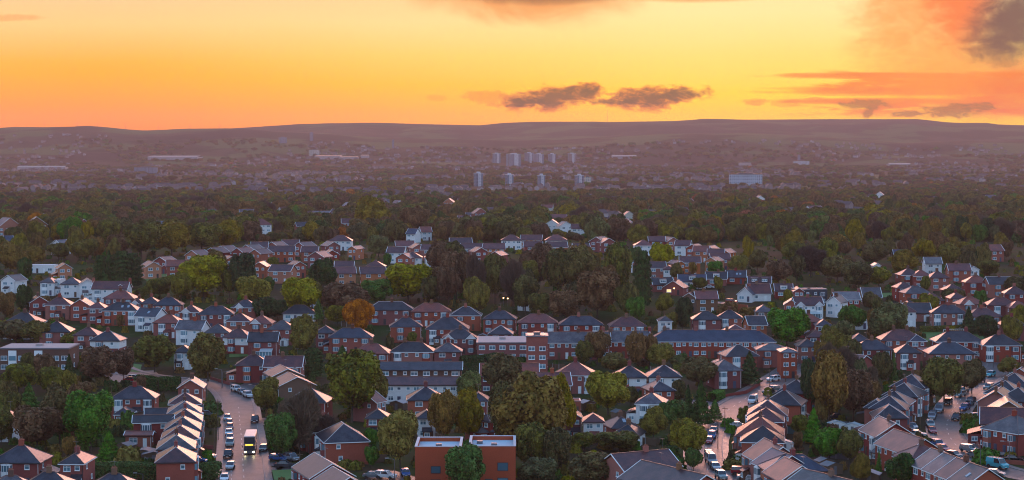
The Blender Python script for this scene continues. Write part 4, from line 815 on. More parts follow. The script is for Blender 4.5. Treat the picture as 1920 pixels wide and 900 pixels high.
def crown_points(rng, n, form):
    """points and outward directions of a crown that is 2 across (x, y) and stands between z 0 and 1 above its foot"""
    if form in ('round', 'wide', 'willow'):
        K = 15 if form != 'wide' else 19; C = []; Rr = []
        for k in range(K):
            while True:
                p = rng.uniform(-1, 1, 3)
                if np.linalg.norm(p) < 1: break
            p = p / (np.linalg.norm(p) + 1e-6) * (np.linalg.norm(p) ** .4) * .66
            C.append((p[0], p[1], .58 + p[2] * .42)); Rr.append(rng.uniform(.24, .42))
        C.append((0, 0, .56)); Rr.append(.62)
        C = np.array(C); Rr = np.array(Rr); w = Rr ** 2; w /= w.sum()
        k = rng.choice(len(C), n * 4, p=w); d = rng.normal(0, 1, (n * 4, 3)); d /= np.linalg.norm(d, axis=1)[:, None]
        rad = Rr[k] * (1 - np.abs(rng.normal(0, .13, n * 4))) * (1 + .12 * np.sin(d[:, 0] * 9 + k) * np.sin(d[:, 1] * 8 + k * 2))
        sc = np.array([1, 1, .62]); P = C[k] + d * rad[:, None] * sc
        # throw away points buried deep in other lobes
        keep = np.ones(len(P), bool)
        for j in range(len(C)):
            q = (P - C[j]) / sc; keep &= ~((np.linalg.norm(q, axis=1) < Rr[j] * .70) & (k != j))
        keep &= P[:, 2] > .10 + rng.uniform(0, .12, len(P))
        keep &= rng.uniform(0, 1, len(P)) < np.where(d[:, 2] > -.3, 1, .5)
        P, d = P[keep][:n], d[keep][:n]
        if form == 'willow': P[:, 2] -= .10 * (P[:, 0] ** 2 + P[:, 1] ** 2)
        P[:, 2] = (P[:, 2] - .1) / .9
        return P, d
    if form in ('cone', 'column'):
        z = rng.uniform(0, 1, n) ** (1.35 if form == 'cone' else 1.0); th = rng.uniform(0, 2 * math.pi, n)
        prof = (1 - z) ** .8 if form == 'cone' else np.sqrt(np.clip(1 - (np.abs(z - .42) / .62) ** 2.4, 0, 1))
        tier = .86 + .16 * np.sin(z * 46 + np.sin(th * 3) * 1.2) + .10 * np.sin(th * 5 + z * 9)
        r = prof * tier * (1 - np.abs(rng.normal(0, .12, n))); r = np.clip(r, .015, None)
        P = np.stack([np.cos(th) * r, np.sin(th) * r, .04 + z * .96], 1); d = np.stack([np.cos(th), np.sin(th), np.full(n, .45)], 1); return P, d
    if form == 'dome':                                     # shrub that reaches the ground
        d = rng.normal(0, 1, (n, 3)); d[:, 2] = np.abs(d[:, 2]); d /= np.linalg.norm(d, axis=1)[:, None]
        rad = 1 + .16 * np.sin(d[:, 0] * 6 + 1) * np.sin(d[:, 1] * 7 + 2) + .10 * np.sin(d[:, 2] * 11) - np.abs(rng.normal(0, .12, n))
        return d * rad[:, None] * np.array([1, 1, .95]), d
def twig_mesh(name, rng, n, mat, form='round'):
    P, d = crown_points(rng, n, form); n = len(P); c = np.array([0, 0, .18]); nn = P - c; nn /= np.linalg.norm(nn, axis=1)[:, None]
    L = rng.uniform(.10, .26, (n, 1)); W = rng.uniform(.006, .013, (n, 1)); dirv = nn + rng.normal(0, .35, (n, 3)); dirv /= np.linalg.norm(dirv, axis=1)[:, None]
    side = np.cross(dirv, rng.normal(0, 1, (n, 3))); side /= np.linalg.norm(side, axis=1)[:, None]
    dirz = dirv * np.array([1, 1, .7])
    v = np.stack([P - dirz * L - side * W, P - dirz * L + side * W, P + dirz * L * .4 + side * W * .4, P + dirz * L * .4 - side * W * .4], 1).reshape(-1, 3)
    me = bpy.data.meshes.new(name); me.vertices.add(n * 4); me.vertices.foreach_set('co', v.astype(np.float32).ravel())
    me.loops.add(n * 4); me.loops.foreach_set('vertex_index', np.arange(n * 4, dtype=np.int32)); me.polygons.add(n); me.polygons.foreach_set('loop_start', np.arange(0, n * 4, 4, dtype=np.int32))
    me.materials.append(MATS[mat]); me.update(calc_edges=True); return me
def trunk_mesh(name, rng, mat, limbs=9, low=.2, thick=.032):
    q = MB(); top = .62; q.bar((0, 0, -.03), (0, 0, low), thick * 1.25, 0, thick, 8); q.bar((0, 0, low), (.01, .01, top), thick, 0, thick * .5, 7)
    for k in range(limbs):
        z = low + (top - low) * k / limbs; th = k * 2.4 + rng.uniform(0, .6); r = rng.uniform(.35, .7); e = (math.cos(th) * r, math.sin(th) * r, min(.9, z + rng.uniform(.18, .36)))
        m_ = (e[0] * .45, e[1] * .45, z + (e[2] - z) * .55); q.bar((0, 0, z), m_, thick * .5, 0, thick * .34, 5); q.bar(m_, e, thick * .34, 0, thick * .1, 4)
        for s in range(3):
            t = th + (s - 1) * .6; q.bar(m_, (m_[0] + math.cos(t) * .28, m_[1] + math.sin(t) * .28, m_[2] + rng.uniform(.1, .25)), thick * .2, 0, thick * .05, 3)
    return q.data(name, [mat])
RNG = np.random.default_rng(11)
PROTO = {}; TRUNK = {}
def proto(kind, i, form, n, size, mat, aspect=1.0):
    P, d = crown_points(RNG, n, form); return leaf_mesh('crown', P, d, size * 1.12, mat, RNG, aspect, .55, .5 if form in ('round', 'wide', 'willow') else .35)
SPEC = dict(dark=('leaf_dark', 'round', 8200, .036, 3), green=('leaf_green', 'round', 8200, .036, 3), olive=('leaf_olive', 'round', 8200, .036, 3), gold=('leaf_gold', 'round', 8200, .036, 2), yellow=('leaf_yellow', 'wide', 8600, .035, 2),
            rust=('leaf_rust', 'round', 8200, .035, 1), brown=('leaf_brown', 'round', 6800, .035, 3), greygreen=('leaf_greygreen', 'willow', 8200, .035, 2), conifer=('leaf_conifer', 'cone', 6000, .036, 2), fir=('leaf_green', 'cone', 6000, .036, 1), cypress=('leaf_conifer', 'column', 7000, .036, 2),
            pine=('leaf_conifer', 'round', 8200, .036, 2))
for k, (mt, fm, n, sz, cnt) in SPEC.items(): PROTO[k] = [proto(k, i, fm, n, sz, mt) for i in range(cnt)]
PROTO['bare'] = [twig_mesh('crown', RNG, 7000, 'leaf_bare', 'wide') for i in range(2)]
SHRUB = {k: [leaf_mesh('foliage', *crown_points(RNG, 1500, 'dome'), .085, mt, RNG) for i in range(2)] for k, mt in dict(green='leaf_green', dark='leaf_dark', olive='leaf_olive', gold='leaf_gold', conifer='leaf_conifer', brown='leaf_brown', yellow='leaf_yellow').items()}
for nm, mt in (('std', 'bark'), ('pale', 'bark_pale')): TRUNK[nm] = [trunk_mesh('trunk', RNG, mt, 10, .18) for _ in range(2)]
TRUNK['bare'] = [trunk_mesh('trunk', RNG, 'bark', 18, .16, .028)]
TLOOK = dict(dark='dark green leafy tree', green='fresh green leafy tree', olive='muted olive green tree', gold='golden yellow autumn tree', yellow='bright yellow-green tree', rust='rounded rust-orange autumn tree', brown='dull brown autumn tree', greygreen='grey-green drooping tree',
             conifer='dark pointed conifer', fir='bright green pointed conifer', cypress='tall dark column-shaped cypress', pine='dark blue-green pine', bare='nearly leafless twiggy brown tree')
TREEPOS = []; TREES = []
def tree_at(pos, h, w, kind, look=None, group='trees among the houses'):
    t = thing('tree' if kind not in ('conifer', 'fir', 'cypress', 'pine') else 'conifer_tree', 'tree', pos, 0, look or TLOOK[kind], group)
    cr = link('crown', random.choice(PROTO[kind]), t, (0, 0, h * (.04 if kind in ('conifer', 'fir', 'cypress') else .13)), random.uniform(0, 6.28), (w / 2, w / 2, h * (.96 if kind in ('conifer', 'fir', 'cypress') else .87)))
    tk = 'bare' if kind == 'bare' else 'std'
    link('trunk', random.choice(TRUNK[tk]), t, (0, 0, 0), random.uniform(0, 6.28), (w / 2, w / 2, h))
    TREEPOS.append((pos.x, pos.y, w / 2)); TREES.append(t); return t
def tree(px, by, ty, wpx, kind, look=None):
    p = G(px, by); s = p.y / FPX; return tree_at(p, (by - ty) * s * 1.02, wpx * s, kind, look)
for a in [(170, 848, 733, 112, 'green'), (112, 832, 726, 88, 'olive'), (55, 792, 718, 56, 'fir'), (70, 845, 762, 110, 'brown'), (22, 800, 735, 60, 'dark'), (10, 772, 735, 44, 'green'), (205, 868, 808, 54, 'fir'), (290, 698, 630, 92, 'dark'), (390, 715, 622, 84, 'olive'), (190, 722, 650, 88, 'brown'), (232, 715, 655, 50, 'brown'), (130, 716, 664, 30, 'conifer'), (92, 742, 690, 60, 'dark'), (35, 738, 684, 70, 'dark'), (150, 760, 715, 60, 'brown'),
          (660, 792, 662, 136, 'dark', 'very large dark spreading oak in the middle of the houses'), (700, 770, 680, 70, 'olive'), (587, 710, 653, 44, 'cypress', 'rounded solid green conifer beside the great oak'), (642, 690, 648, 44, 'fir'), (500, 778, 708, 64, 'olive'), (524, 862, 775, 78, 'green'), (562, 856, 730, 92, 'bare'), (506, 782, 766, 12, 'yellow'), (548, 842, 770, 50, 'bare'), (610, 850, 780, 60, 'bare'),
          (750, 878, 768, 84, 'yellow', 'yellow-green tree beside the bright red flat-roofed block'), (832, 835, 735, 66, 'brown'), (880, 830, 732, 66, 'gold'), (988, 855, 703, 150, 'gold', 'biggest golden-green tree, towering behind the bright red block'), (950, 850, 720, 90, 'dark'), (1048, 832, 705, 72, 'gold'), (880, 758, 695, 62, 'greygreen'), (944, 748, 667, 96, 'olive'), (1140, 778, 696, 98, 'yellow', 'broad yellow-green tree in front of the long terrace'),
          (868, 935, 836, 100, 'green'), (912, 905, 850, 60, 'green'), (826, 910, 868, 50, 'green'), (1000, 895, 798, 88, 'dark'), (1040, 900, 806, 70, 'dark'), (1012, 912, 856, 92, 'greygreen'), (1120, 915, 845, 122, 'olive'), (1185, 912, 855, 70, 'brown'), (1215, 915, 852, 66, 'dark'), (1160, 848, 808, 90, 'dark'), (1095, 845, 812, 60, 'dark'), (1225, 828, 766, 60, 'olive'), (1290, 862, 786, 78, 'olive'), (1300, 885, 840, 40, 'green'), (1262, 805, 748, 70, 'green'), (1290, 795, 722, 32, 'conifer'), (1314, 800, 714, 46, 'conifer'),
          (1340, 790, 748, 34, 'fir'), (1310, 728, 670, 80, 'olive'), (1345, 720, 690, 40, 'dark'), (1238, 692, 643, 64, 'yellow', 'pale yellow-green weeping tree in front of the long terrace'), (1268, 692, 665, 36, 'greygreen'), (1190, 694, 622, 46, 'brown'), (1218, 690, 628, 36, 'brown'), (1120, 684, 622, 56, 'brown'), (1095, 690, 640, 40, 'dark'), (1150, 700, 662, 60, 'olive'), (1405, 722, 659, 50, 'conifer', 'big dark conifer beside the mid street'), (1270, 762, 714, 34, 'dark'), (1475, 652, 578, 92, 'green', 'large rounded green tree at the end of the long terrace'), (1280, 627, 558, 46, 'pine'),
          (1205, 580, 472, 36, 'cypress', 'tall dark column-shaped cypress at the wood edge'), (1120, 596, 508, 92, 'brown'), (1160, 570, 462, 70, 'dark'), (1176, 600, 530, 60, 'dark'), (1085, 560, 462, 88, 'olive'), (1010, 545, 458, 76, 'brown'), (1045, 560, 470, 70, 'dark'), (962, 582, 490, 54, 'bare'), (890, 582, 478, 48, 'bare', 'pale bare-trunked tree at the wood edge'), (855, 566, 470, 76, 'brown'), (825, 560, 500, 60, 'brown'), (928, 570, 480, 60, 'dark'), (985, 590, 515, 60, 'dark'), (1060, 606, 545, 66, 'brown'), (1010, 600, 548, 56, 'dark'), (1195, 606, 556, 44, 'green'),
          (1080, 590, 530, 60, 'dark'), (765, 568, 494, 110, 'yellow', 'large bright yellow-green tree below the estate'), (705, 572, 524, 72, 'green'), (808, 575, 520, 50, 'dark'), (565, 594, 520, 92, 'yellow', 'wide yellow-green tree above the cream bungalow'), (472, 580, 518, 74, 'yellow', 'pale yellow-green tree below the estate'), (645, 594, 530, 98, 'brown'), (590, 570, 530, 40, 'dark'), (670, 628, 560, 66, 'rust'), (632, 612, 572, 54, 'olive'), (597, 602, 560, 26, 'fir'), (500, 604, 556, 60, 'pine'), (520, 600, 562, 44, 'pine'), (570, 668, 595, 66, 'olive'), (455, 560, 474, 62, 'pine'), (382, 560, 478, 100, 'yellow', 'tall yellow-green tree under the estate edge'), (402, 520, 470, 50, 'gold'), (430, 560, 505, 50, 'dark'),
          (604, 545, 484, 62, 'pine'), (205, 542, 470, 40, 'conifer'), (228, 542, 472, 44, 'cypress'), (250, 540, 476, 40, 'cypress'), (190, 540, 480, 30, 'cypress'), (45, 592, 534, 38, 'pine'), (45, 537, 484, 36, 'pine'), (30, 645, 600, 90, 'olive'), (75, 650, 604, 80, 'olive'), (130, 652, 622, 48, 'olive'), (10, 600, 548, 50, 'brown'), (20, 512, 455, 70, 'gold'), (62, 500, 462, 50, 'gold'), (110, 488, 455, 54, 'dark'), (160, 492, 448, 60, 'olive'), (300, 560, 520, 50, 'dark'), (340, 565, 510, 50, 'olive'),
          (265, 486, 418, 92, 'dark'), (322, 480, 417, 84, 'gold'), (378, 474, 416, 80, 'dark'), (425, 470, 414, 72, 'gold'), (225, 480, 440, 60, 'brown'), (888, 452, 408, 80, 'dark'), (940, 452, 407, 90, 'dark'), (700, 440, 370, 84, 'gold'), (775, 446, 388, 60, 'brown'), (710, 482, 440, 50, 'greygreen'), (1598, 624, 572, 60, 'green'), (1668, 644, 566, 94, 'greygreen', 'big grey-green willow above the red brick semis'), (1582, 652, 600, 62, 'greygreen'), (1638, 630, 580, 30, 'brown'),
          (1770, 760, 668, 88, 'dark', 'broad dark tree overhanging the curving east street'), (1822, 738, 678, 62, 'olive'), (1890, 704, 672, 48, 'olive'), (1675, 722, 658, 20, 'fir'), (1552, 800, 660, 84, 'brown'), (1520, 775, 672, 48, 'pine'), (1600, 790, 690, 80, 'brown'), (1575, 740, 652, 70, 'bare'), (1530, 740, 690, 40, 'brown'), (1630, 770, 705, 50, 'bare'), (1612, 742, 672, 40, 'greygreen'), (1525, 832, 764, 44, 'fir'), (1540, 800, 742, 28, 'gold'), (1555, 868, 802, 76, 'green'), (1592, 872, 808, 60, 'dark'), (1612, 908, 852, 44, 'gold'), (1690, 915, 850, 70, 'pine'), (1500, 822, 780, 40, 'dark'),
          (1240, 508, 456, 54, 'yellow', 'bright butter-yellow tree beside the estate houses'), (1385, 514, 478, 46, 'yellow'), (1340, 524, 490, 40, 'green'), (1365, 612, 566, 46, 'brown'), (1405, 608, 576, 40, 'brown'), (1310, 545, 520, 34, 'dark'), (1245, 590, 552, 40, 'olive'), (1258, 628, 585, 40, 'olive'), (1420, 510, 470, 46, 'olive'), (1460, 535, 488, 56, 'brown'), (1520, 520, 462, 80, 'bare'), (1490, 500, 455, 60, 'dark'), (1570, 530, 480, 70, 'olive'), (1610, 545, 490, 70, 'dark'), (1560, 480, 440, 60, 'brown'), (1640, 500, 452, 60, 'olive'),
          (1690, 520, 470, 60, 'gold'), (1648, 540, 500, 56, 'olive'), (1785, 575, 540, 50, 'dark'), (1740, 590, 550, 44, 'olive'), (1838, 612, 560, 24, 'conifer'), (1816, 630, 575, 36, 'conifer'), (1850, 640, 590, 50, 'pine'), (1895, 650, 592, 46, 'olive'), (1910, 625, 570, 40, 'olive'), (1855, 520, 488, 50, 'dark'), (1905, 560, 520, 50, 'dark'), (1840, 505, 462, 30, 'pine'), (1780, 505, 455, 50, 'olive'), (1730, 490, 450, 50, 'gold'), (1715, 585, 560, 40, 'dark'), (1770, 610, 585, 40, 'dark')]:
    tree(*a)
HAND = len(TREES)
# --- what is left of the largest trees: gardens and belts, kept off houses and roads
def free(x, y, r):
    for fx, fy, c, s, hw, hd in FOOT:
        dx, dy = x - fx, y - fy
        if abs(dx) > 45 or abs(dy) > 45: continue
        lx, ly = dx * c + dy * s, -dx * s + dy * c
        if abs(lx) < hw + r and abs(ly) < hd + r: return False
    return True
def offroad(x, y, r):
    for x0, y0, x1, y1, w in ROADSEG:
        if abs(x - x0) > 25 or abs(y - y0) > 25: continue
        d = Vector((x1 - x0, y1 - y0)); t = max(0, min(1, ((x - x0) * d.x + (y - y0) * d.y) / max(d.length_squared, .01)))
        if (x0 + d.x * t - x) ** 2 + (y0 + d.y * t - y) ** 2 < (w + r) ** 2: return False
    return True
def region(x0, x1, y0, y1, n, h0, h1, kinds, group, wr=(.6, .9)):
    k = 0; tries = 0
    while k < n and tries < n * 60:
        tries += 1
        p = G(random.uniform(x0, x1), random.uniform(y0, y1)); h = random.uniform(h0, h1); w = h * random.uniform(*wr)
        if not free(p.x, p.y, w * .30 + .5) or not offroad(p.x, p.y, w * .30): continue
        if any((p.x - a) ** 2 + (p.y - b) ** 2 < (w / 2 + c) ** 2 * .30 for a, b, c in TREEPOS): continue
        kind = random.choice(kinds)
        if kind in ('conifer', 'fir', 'cypress'): w *= .5
        tree_at(p, h, w, kind, None, group); k += 1
region(820, 1200, 520, 600, 16, 11, 17, ['brown', 'dark', 'dark', 'brown', 'bare', 'olive'], 'trees of the dark wood between the houses')
region(1500, 1660, 670, 800, 14, 7, 12, ['brown', 'bare', 'brown', 'dark', 'olive'], 'trees of the bare brown wood')
region(0, 150, 690, 850, 9, 7, 12, ['brown', 'dark', 'olive', 'green'], 'trees at the left edge gardens')
region(1400, 1900, 455, 540, 22, 9, 15, ['brown', 'dark', 'olive', 'gold', 'olive', 'dark'], 'trees beyond the estate')
region(0, 270, 455, 500, 12, 9, 15, ['brown', 'dark', 'olive', 'gold'], 'trees beyond the estate')
region(430, 1400, 500, 545, 8, 6, 11, ['green', 'dark', 'olive', 'brown'], 'trees among the houses')
region(1380, 1900, 440, 500, 26, 7, 11, ['brown', 'dark', 'olive', 'gold', 'greygreen'], 'trees beyond the estate')
region(0, 1920, 540, 700, 30, 4.5, 8, ['green', 'dark', 'olive', 'brown', 'conifer', 'gold'], 'small garden trees')
region(0, 1920, 700, 900, 16, 3.5, 6.5, ['green', 'dark', 'olive', 'brown', 'fir'], 'small garden trees')
# --- shrubs: the largest as objects, the rest one mass
SH = []
def shrub(pos, h, w, kind, group='garden shrubs', look=None):
    s = thing('shrub', 'shrub', pos, 0, look or {'green': 'small leafy green shrub', 'dark': 'small dark green shrub', 'olive': 'small olive coloured shrub', 'gold': 'small golden autumn shrub', 'conifer': 'blue-green evergreen shrub', 'brown': 'small brown autumn shrub', 'yellow': 'rounded bright yellow-green shrub'}[kind], group)
    link('foliage', random.choice(SHRUB[kind]), s, (0, 0, -.1), random.uniform(0, 6), (w / 2, w / 2 * random.uniform(.8, 1.2), h)); link('stem', STEM, s, (0, 0, 0), 0, (1, 1, h * .6)); SH.append(s)
q = MB(); q.bar((0, 0, -.3), (0, 0, 1), .09, 0, .04, 5); q.bar((0, 0, .3), (.3, .1, 1.1), .05, 0, .02, 4); q.bar((0, 0, .2), (-.25, -.15, 1.0), .05, 0, .02, 4); STEM = q.data('stem', ['bark'])
for a in [(242, 872, 834, 50, 'yellow'), (240, 800, 768, 26, 'green'), (258, 778, 742, 20, 'dark'), (398, 778, 750, 40, 'green'), (400, 800, 780, 30, 'dark'), (1492, 772, 752, 20, 'green'), (1395, 825, 806, 40, 'brown'), (1370, 812, 795, 20, 'green'), (1400, 852, 832, 40, 'olive'), (1375, 880, 858, 40, 'olive'), (1822, 812, 782, 36, 'green'), (1812, 795, 772, 22, 'olive'), (1850, 868, 838, 56, 'green'), (1736, 835, 818, 22, 'dark'), (1440, 742, 725, 16, 'dark'), (1365, 800, 782, 22, 'fir')]:
    p = G(a[0], a[1]); s_ = p.y / FPX; shrub(p, (a[1] - a[2]) * s_, a[3] * s_, a[4] if a[4] in SHRUB else 'green')
tries = 0
while len(SH) < 210 and tries < 9000:
    tries += 1
    py = 560 + 340 * random.random() ** .7
    p = G(random.uniform(-10, 1930), py); h = random.uniform(1.4, 3.4); w = h * random.uniform(.9, 1.6)
    if not free(p.x, p.y, w * .4 + .2) or not offroad(p.x, p.y, w * .4 - .8): continue
    shrub(p, h, w, random.choice(['green', 'dark', 'olive', 'gold', 'conifer', 'brown', 'green', 'dark']))
def scatter(name, pts, protos, kindname='stuff'):
    """one object of instanced crowns; pts: (x, y, z, sx, sz, rot, idx)"""
    a = np.array(pts, np.float32); me = bpy.data.meshes.new(name); me.vertices.add(len(a)); me.vertices.foreach_set('co', a[:, :3].ravel())
    at = me.attributes.new('size', 'FLOAT_VECTOR', 'POINT'); at.data.foreach_set('vector', np.stack([a[:, 3], a[:, 3], a[:, 4]], 1).ravel())
    at = me.attributes.new('turn', 'FLOAT_VECTOR', 'POINT'); at.data.foreach_set('vector', np.stack([a[:, 5] * 0, a[:, 5] * 0, a[:, 5]], 1).ravel())
    at = me.attributes.new('pick', 'INT', 'POINT'); at.data.foreach_set('value', a[:, 6].astype(np.int32))
    o = link(name, me); o['kind'] = 'stuff'
    ng = bpy.data.node_groups.new(name, 'GeometryNodeTree'); ng.interface.new_socket('Geometry', in_out='INPUT', socket_type='NodeSocketGeometry'); ng.interface.new_socket('Geometry', in_out='OUTPUT', socket_type='NodeSocketGeometry')
    N, L = ng.nodes, ng.links; gi = N.new('NodeGroupInput'); go = N.new('NodeGroupOutput'); jn = N.new('GeometryNodeJoinGeometry')
    def attr(nm, ty):
        n = N.new('GeometryNodeInputNamedAttribute'); n.data_type = ty; n.inputs[0].default_value = nm; return n
    sz, tn, pk = attr('size', 'FLOAT_VECTOR'), attr('turn', 'FLOAT_VECTOR'), attr('pick', 'INT')
    for i, po in enumerate(protos):
        oi = N.new('GeometryNodeObjectInfo'); oi.inputs[0].default_value = po; oi.transform_space = 'ORIGINAL'; oi.inputs['As Instance'].default_value = True
        cmp_ = N.new('FunctionNodeCompare'); cmp_.data_type = 'INT'; cmp_.operation = 'EQUAL'; L.new(pk.outputs[0], cmp_.inputs[2]); cmp_.inputs[3].default_value = i
        ip = N.new('GeometryNodeInstanceOnPoints'); L.new(gi.outputs[0], ip.inputs['Points']); L.new(cmp_.outputs[0], ip.inputs['Selection']); L.new(oi.outputs['Geometry'], ip.inputs['Instance'])
        L.new(tn.outputs[0], ip.inputs['Rotation']); L.new(sz.outputs[0], ip.inputs['Scale']); L.new(ip.outputs[0], jn.inputs[0])
    L.new(jn.outputs[0], go.inputs[0]); md = o.modifiers.new('scatter', 'NODES'); md.node_group = ng; return o
CH = {}
for o in bpy.data.objects:
    if o.parent: CH.setdefault(o.parent, []).append(o)
def child(o, stem_): return next(c for c in CH.get(o, ()) if c.name.split('.')[0] == stem_)
by_mesh = {}
for t in SH: f = child(t, 'foliage'); by_mesh.setdefault(f.data.name, f)
sprot = list(by_mesh.values()); sp = []
tries = 0
while len(sp) < 3900 and tries < 60000:
    tries += 1
    Y = random.uniform(340, 1120); X = random.uniform(-.40, .40) * Y; h = random.uniform(.8, 2.6); w = h * random.uniform(.8, 1.6)
    if not free(X, Y, w * .5 + .1) or not offroad(X, Y, w * .5): continue
    sp.append((X, Y, zg(X, Y) - .1, w / 2, h, random.uniform(0, 6), random.randrange(len(sprot))))
scatter('garden_shrubbery', sp, sprot)
# the wooded plain beyond the rise, down to hazy clumps on the far slopes
cm = {}
for t in TREES: f = child(t, 'crown'); cm.setdefault(f.data.name, (f, f.data.materials[0].name))
cl = [(f, m) for f, m in cm.values()]
cprot = [f for f, m in cl]; wt = np.array([{'leaf_dark': 3, 'leaf_green': 1.0, 'leaf_olive': 3.0, 'leaf_gold': 1.2, 'leaf_yellow': .12, 'leaf_rust': .3, 'leaf_brown': 3.4, 'leaf_bare': 1.2, 'leaf_greygreen': .7, 'leaf_conifer': 1.0}[m] for f, m in cl]); 
cone = np.array([1 if 'conifer' in m else 0 for f, m in cl]); wt = wt / wt.sum()
wr = np.random.default_rng(5); pts = []
GAPS = [(1000, 1200, 396, 440), (845, 935, 398, 416)]
def nearhouse(x, y, r):
    for fx, fy, c, s, hw, hd in FARFOOT:
        if abs(x - fx) < hw + r and -r - 26 < y - fy < hd + r: return True
    return False
FARFOOT = [f for f in FOOT if f[1] > 1000]
def belt(y0, y1, n, h0, h1, wk, gap=.0):
    for i in range(n):
        Y = math.sqrt(wr.uniform(y0 * y0, y1 * y1)); X = wr.uniform(-.40, .40) * Y
        g = vnoise(X / 90 + 40, Y / 160)
        if g < gap: continue
        h = wr.uniform(h0, h1) * (.75 + .5 * vnoise(X / 60, Y / 60 + 9)); w = h * wr.uniform(*wk); k = int(wr.choice(len(cl), p=wt))
        if Y < 3200 and nearhouse(X, Y, w * .35): continue
        if 3250 < Y < 4040 and any(abs(CX + FPX * X / Y - tx) < 17 for tx in (897, 955, 1015, 1086, 1098)): continue
        if Y < 1200 and not free(X, Y, w * .4 + 1): continue
        if 1700 < Y < 7000 and vnoise(X / 260 + 5, Y / 420 + 3) > (.62 if Y < 3600 else .54) and wr.random() < .72: continue
        if Y < 3200 and any(abs(X - f[0]) < f[4] + w * .4 and -260 < Y - f[1] < 0 for f in FARFOOT if f[1] > 1250): h = min(h, 4.5 + 1.5 * wr.random()); w = min(w, 8)
        if cone[k]: w *= .55
        pts.append((X, Y, zg(X, Y) - h * .12, w / 2, h, wr.uniform(0, 6.28), k))
belt(1085, 1500, 2000, 9, 16, (.9, 1.35)); belt(1500, 2400, 4800, 10, 18, (1.0, 1.5), .12); belt(2400, 3000, 4500, 9, 14, (.9, 1.4), .15); belt(3000, 4600, 10400, 5, 9, (1.4, 2.6), .25); belt(4600, 7000, 10400, 8, 13, (1.4, 2.8), .42); belt(7000, 8200, 3500, 9, 13, (1.6, 3.0), .5)
for i in range(900):                                      # the gardens go on past the edges of the view
    Y = wr.uniform(300, 1090); X = wr.choice((-1, 1)) * wr.uniform(.285, .42) * Y; h = wr.uniform(4, 12)
    if free(X, Y, 3) and offroad(X, Y, 1.5) and (wr.random() < .6): pts.append((X, Y, zg(X, Y) - .3, h * .42, h, wr.uniform(0, 6.28), int(wr.choice(len(cl), p=wt))))
scatter('distant_woods', pts, cprot)
# --- settlement scattered over the plain: too many to count, one mass
simple('town_wall', (.24, .19, .19), .8, vary=.6, scale=.02); simple('town_roof', (.10, .070, .075), .75, .3, vary=.6, scale=.02); simple('town_white', (.36, .32, .34), .6)
simple('town_lamp', (1, .8, .5), .4, emit=(1.0, .72, .45), es=5.0)
q = MB()
def farhouse(X, Y, w, d, h, yaw, mw, mr):
    c, s = math.cos(yaw), math.sin(yaw); z = zg(X, Y); P = lambda x, y, zz: (X + x * c - y * s, Y + x * s + y * c, z + zz)
    a, b = w / 2, d / 2; r = h + b * .75
    q.mesh([P(-a, -b, -2), P(a, -b, -2), P(a, b, -2), P(-a, b, -2), P(-a, -b, h), P(a, -b, h), P(a, b, h), P(-a, b, h), P(-a, 0, r), P(a, 0, r)], [(0, 1, 5, 4), (2, 3, 7, 6), (1, 2, 6, 9, 5), (3, 0, 4, 8, 7)], mw)
    q.mesh([P(-a - .4, -b - .5, h - .3), P(a + .4, -b - .5, h - .3), P(a + .4, 0, r + .1), P(-a - .4, 0, r + .1), P(a + .4, b + .5, h - .3), P(-a - .4, b + .5, h - .3)], [(0, 1, 2, 3), (3, 2, 4, 5)], mr)
for i in range(3600):
    Y = math.sqrt(wr.uniform(1600 ** 2, 8300 ** 2)); X = wr.uniform(-.29, .29) * Y; k = vnoise(X / 260 + 5, Y / 420 + 3)
    if k < (.60 if Y < 3600 else .50): continue
    yaw = round(vnoise(X / 200, Y / 200) * 6) * .5 + wr.uniform(-.15, .15); farhouse(X, Y, wr.uniform(9, 26 if Y > 3500 else 15), 8.5, wr.uniform(4.5, 7.5), yaw, 2 if wr.random() < .13 else 0, 1)
q.build('distant_town', ['town_wall', 'town_roof', 'town_white'])['kind'] = 'stuff'
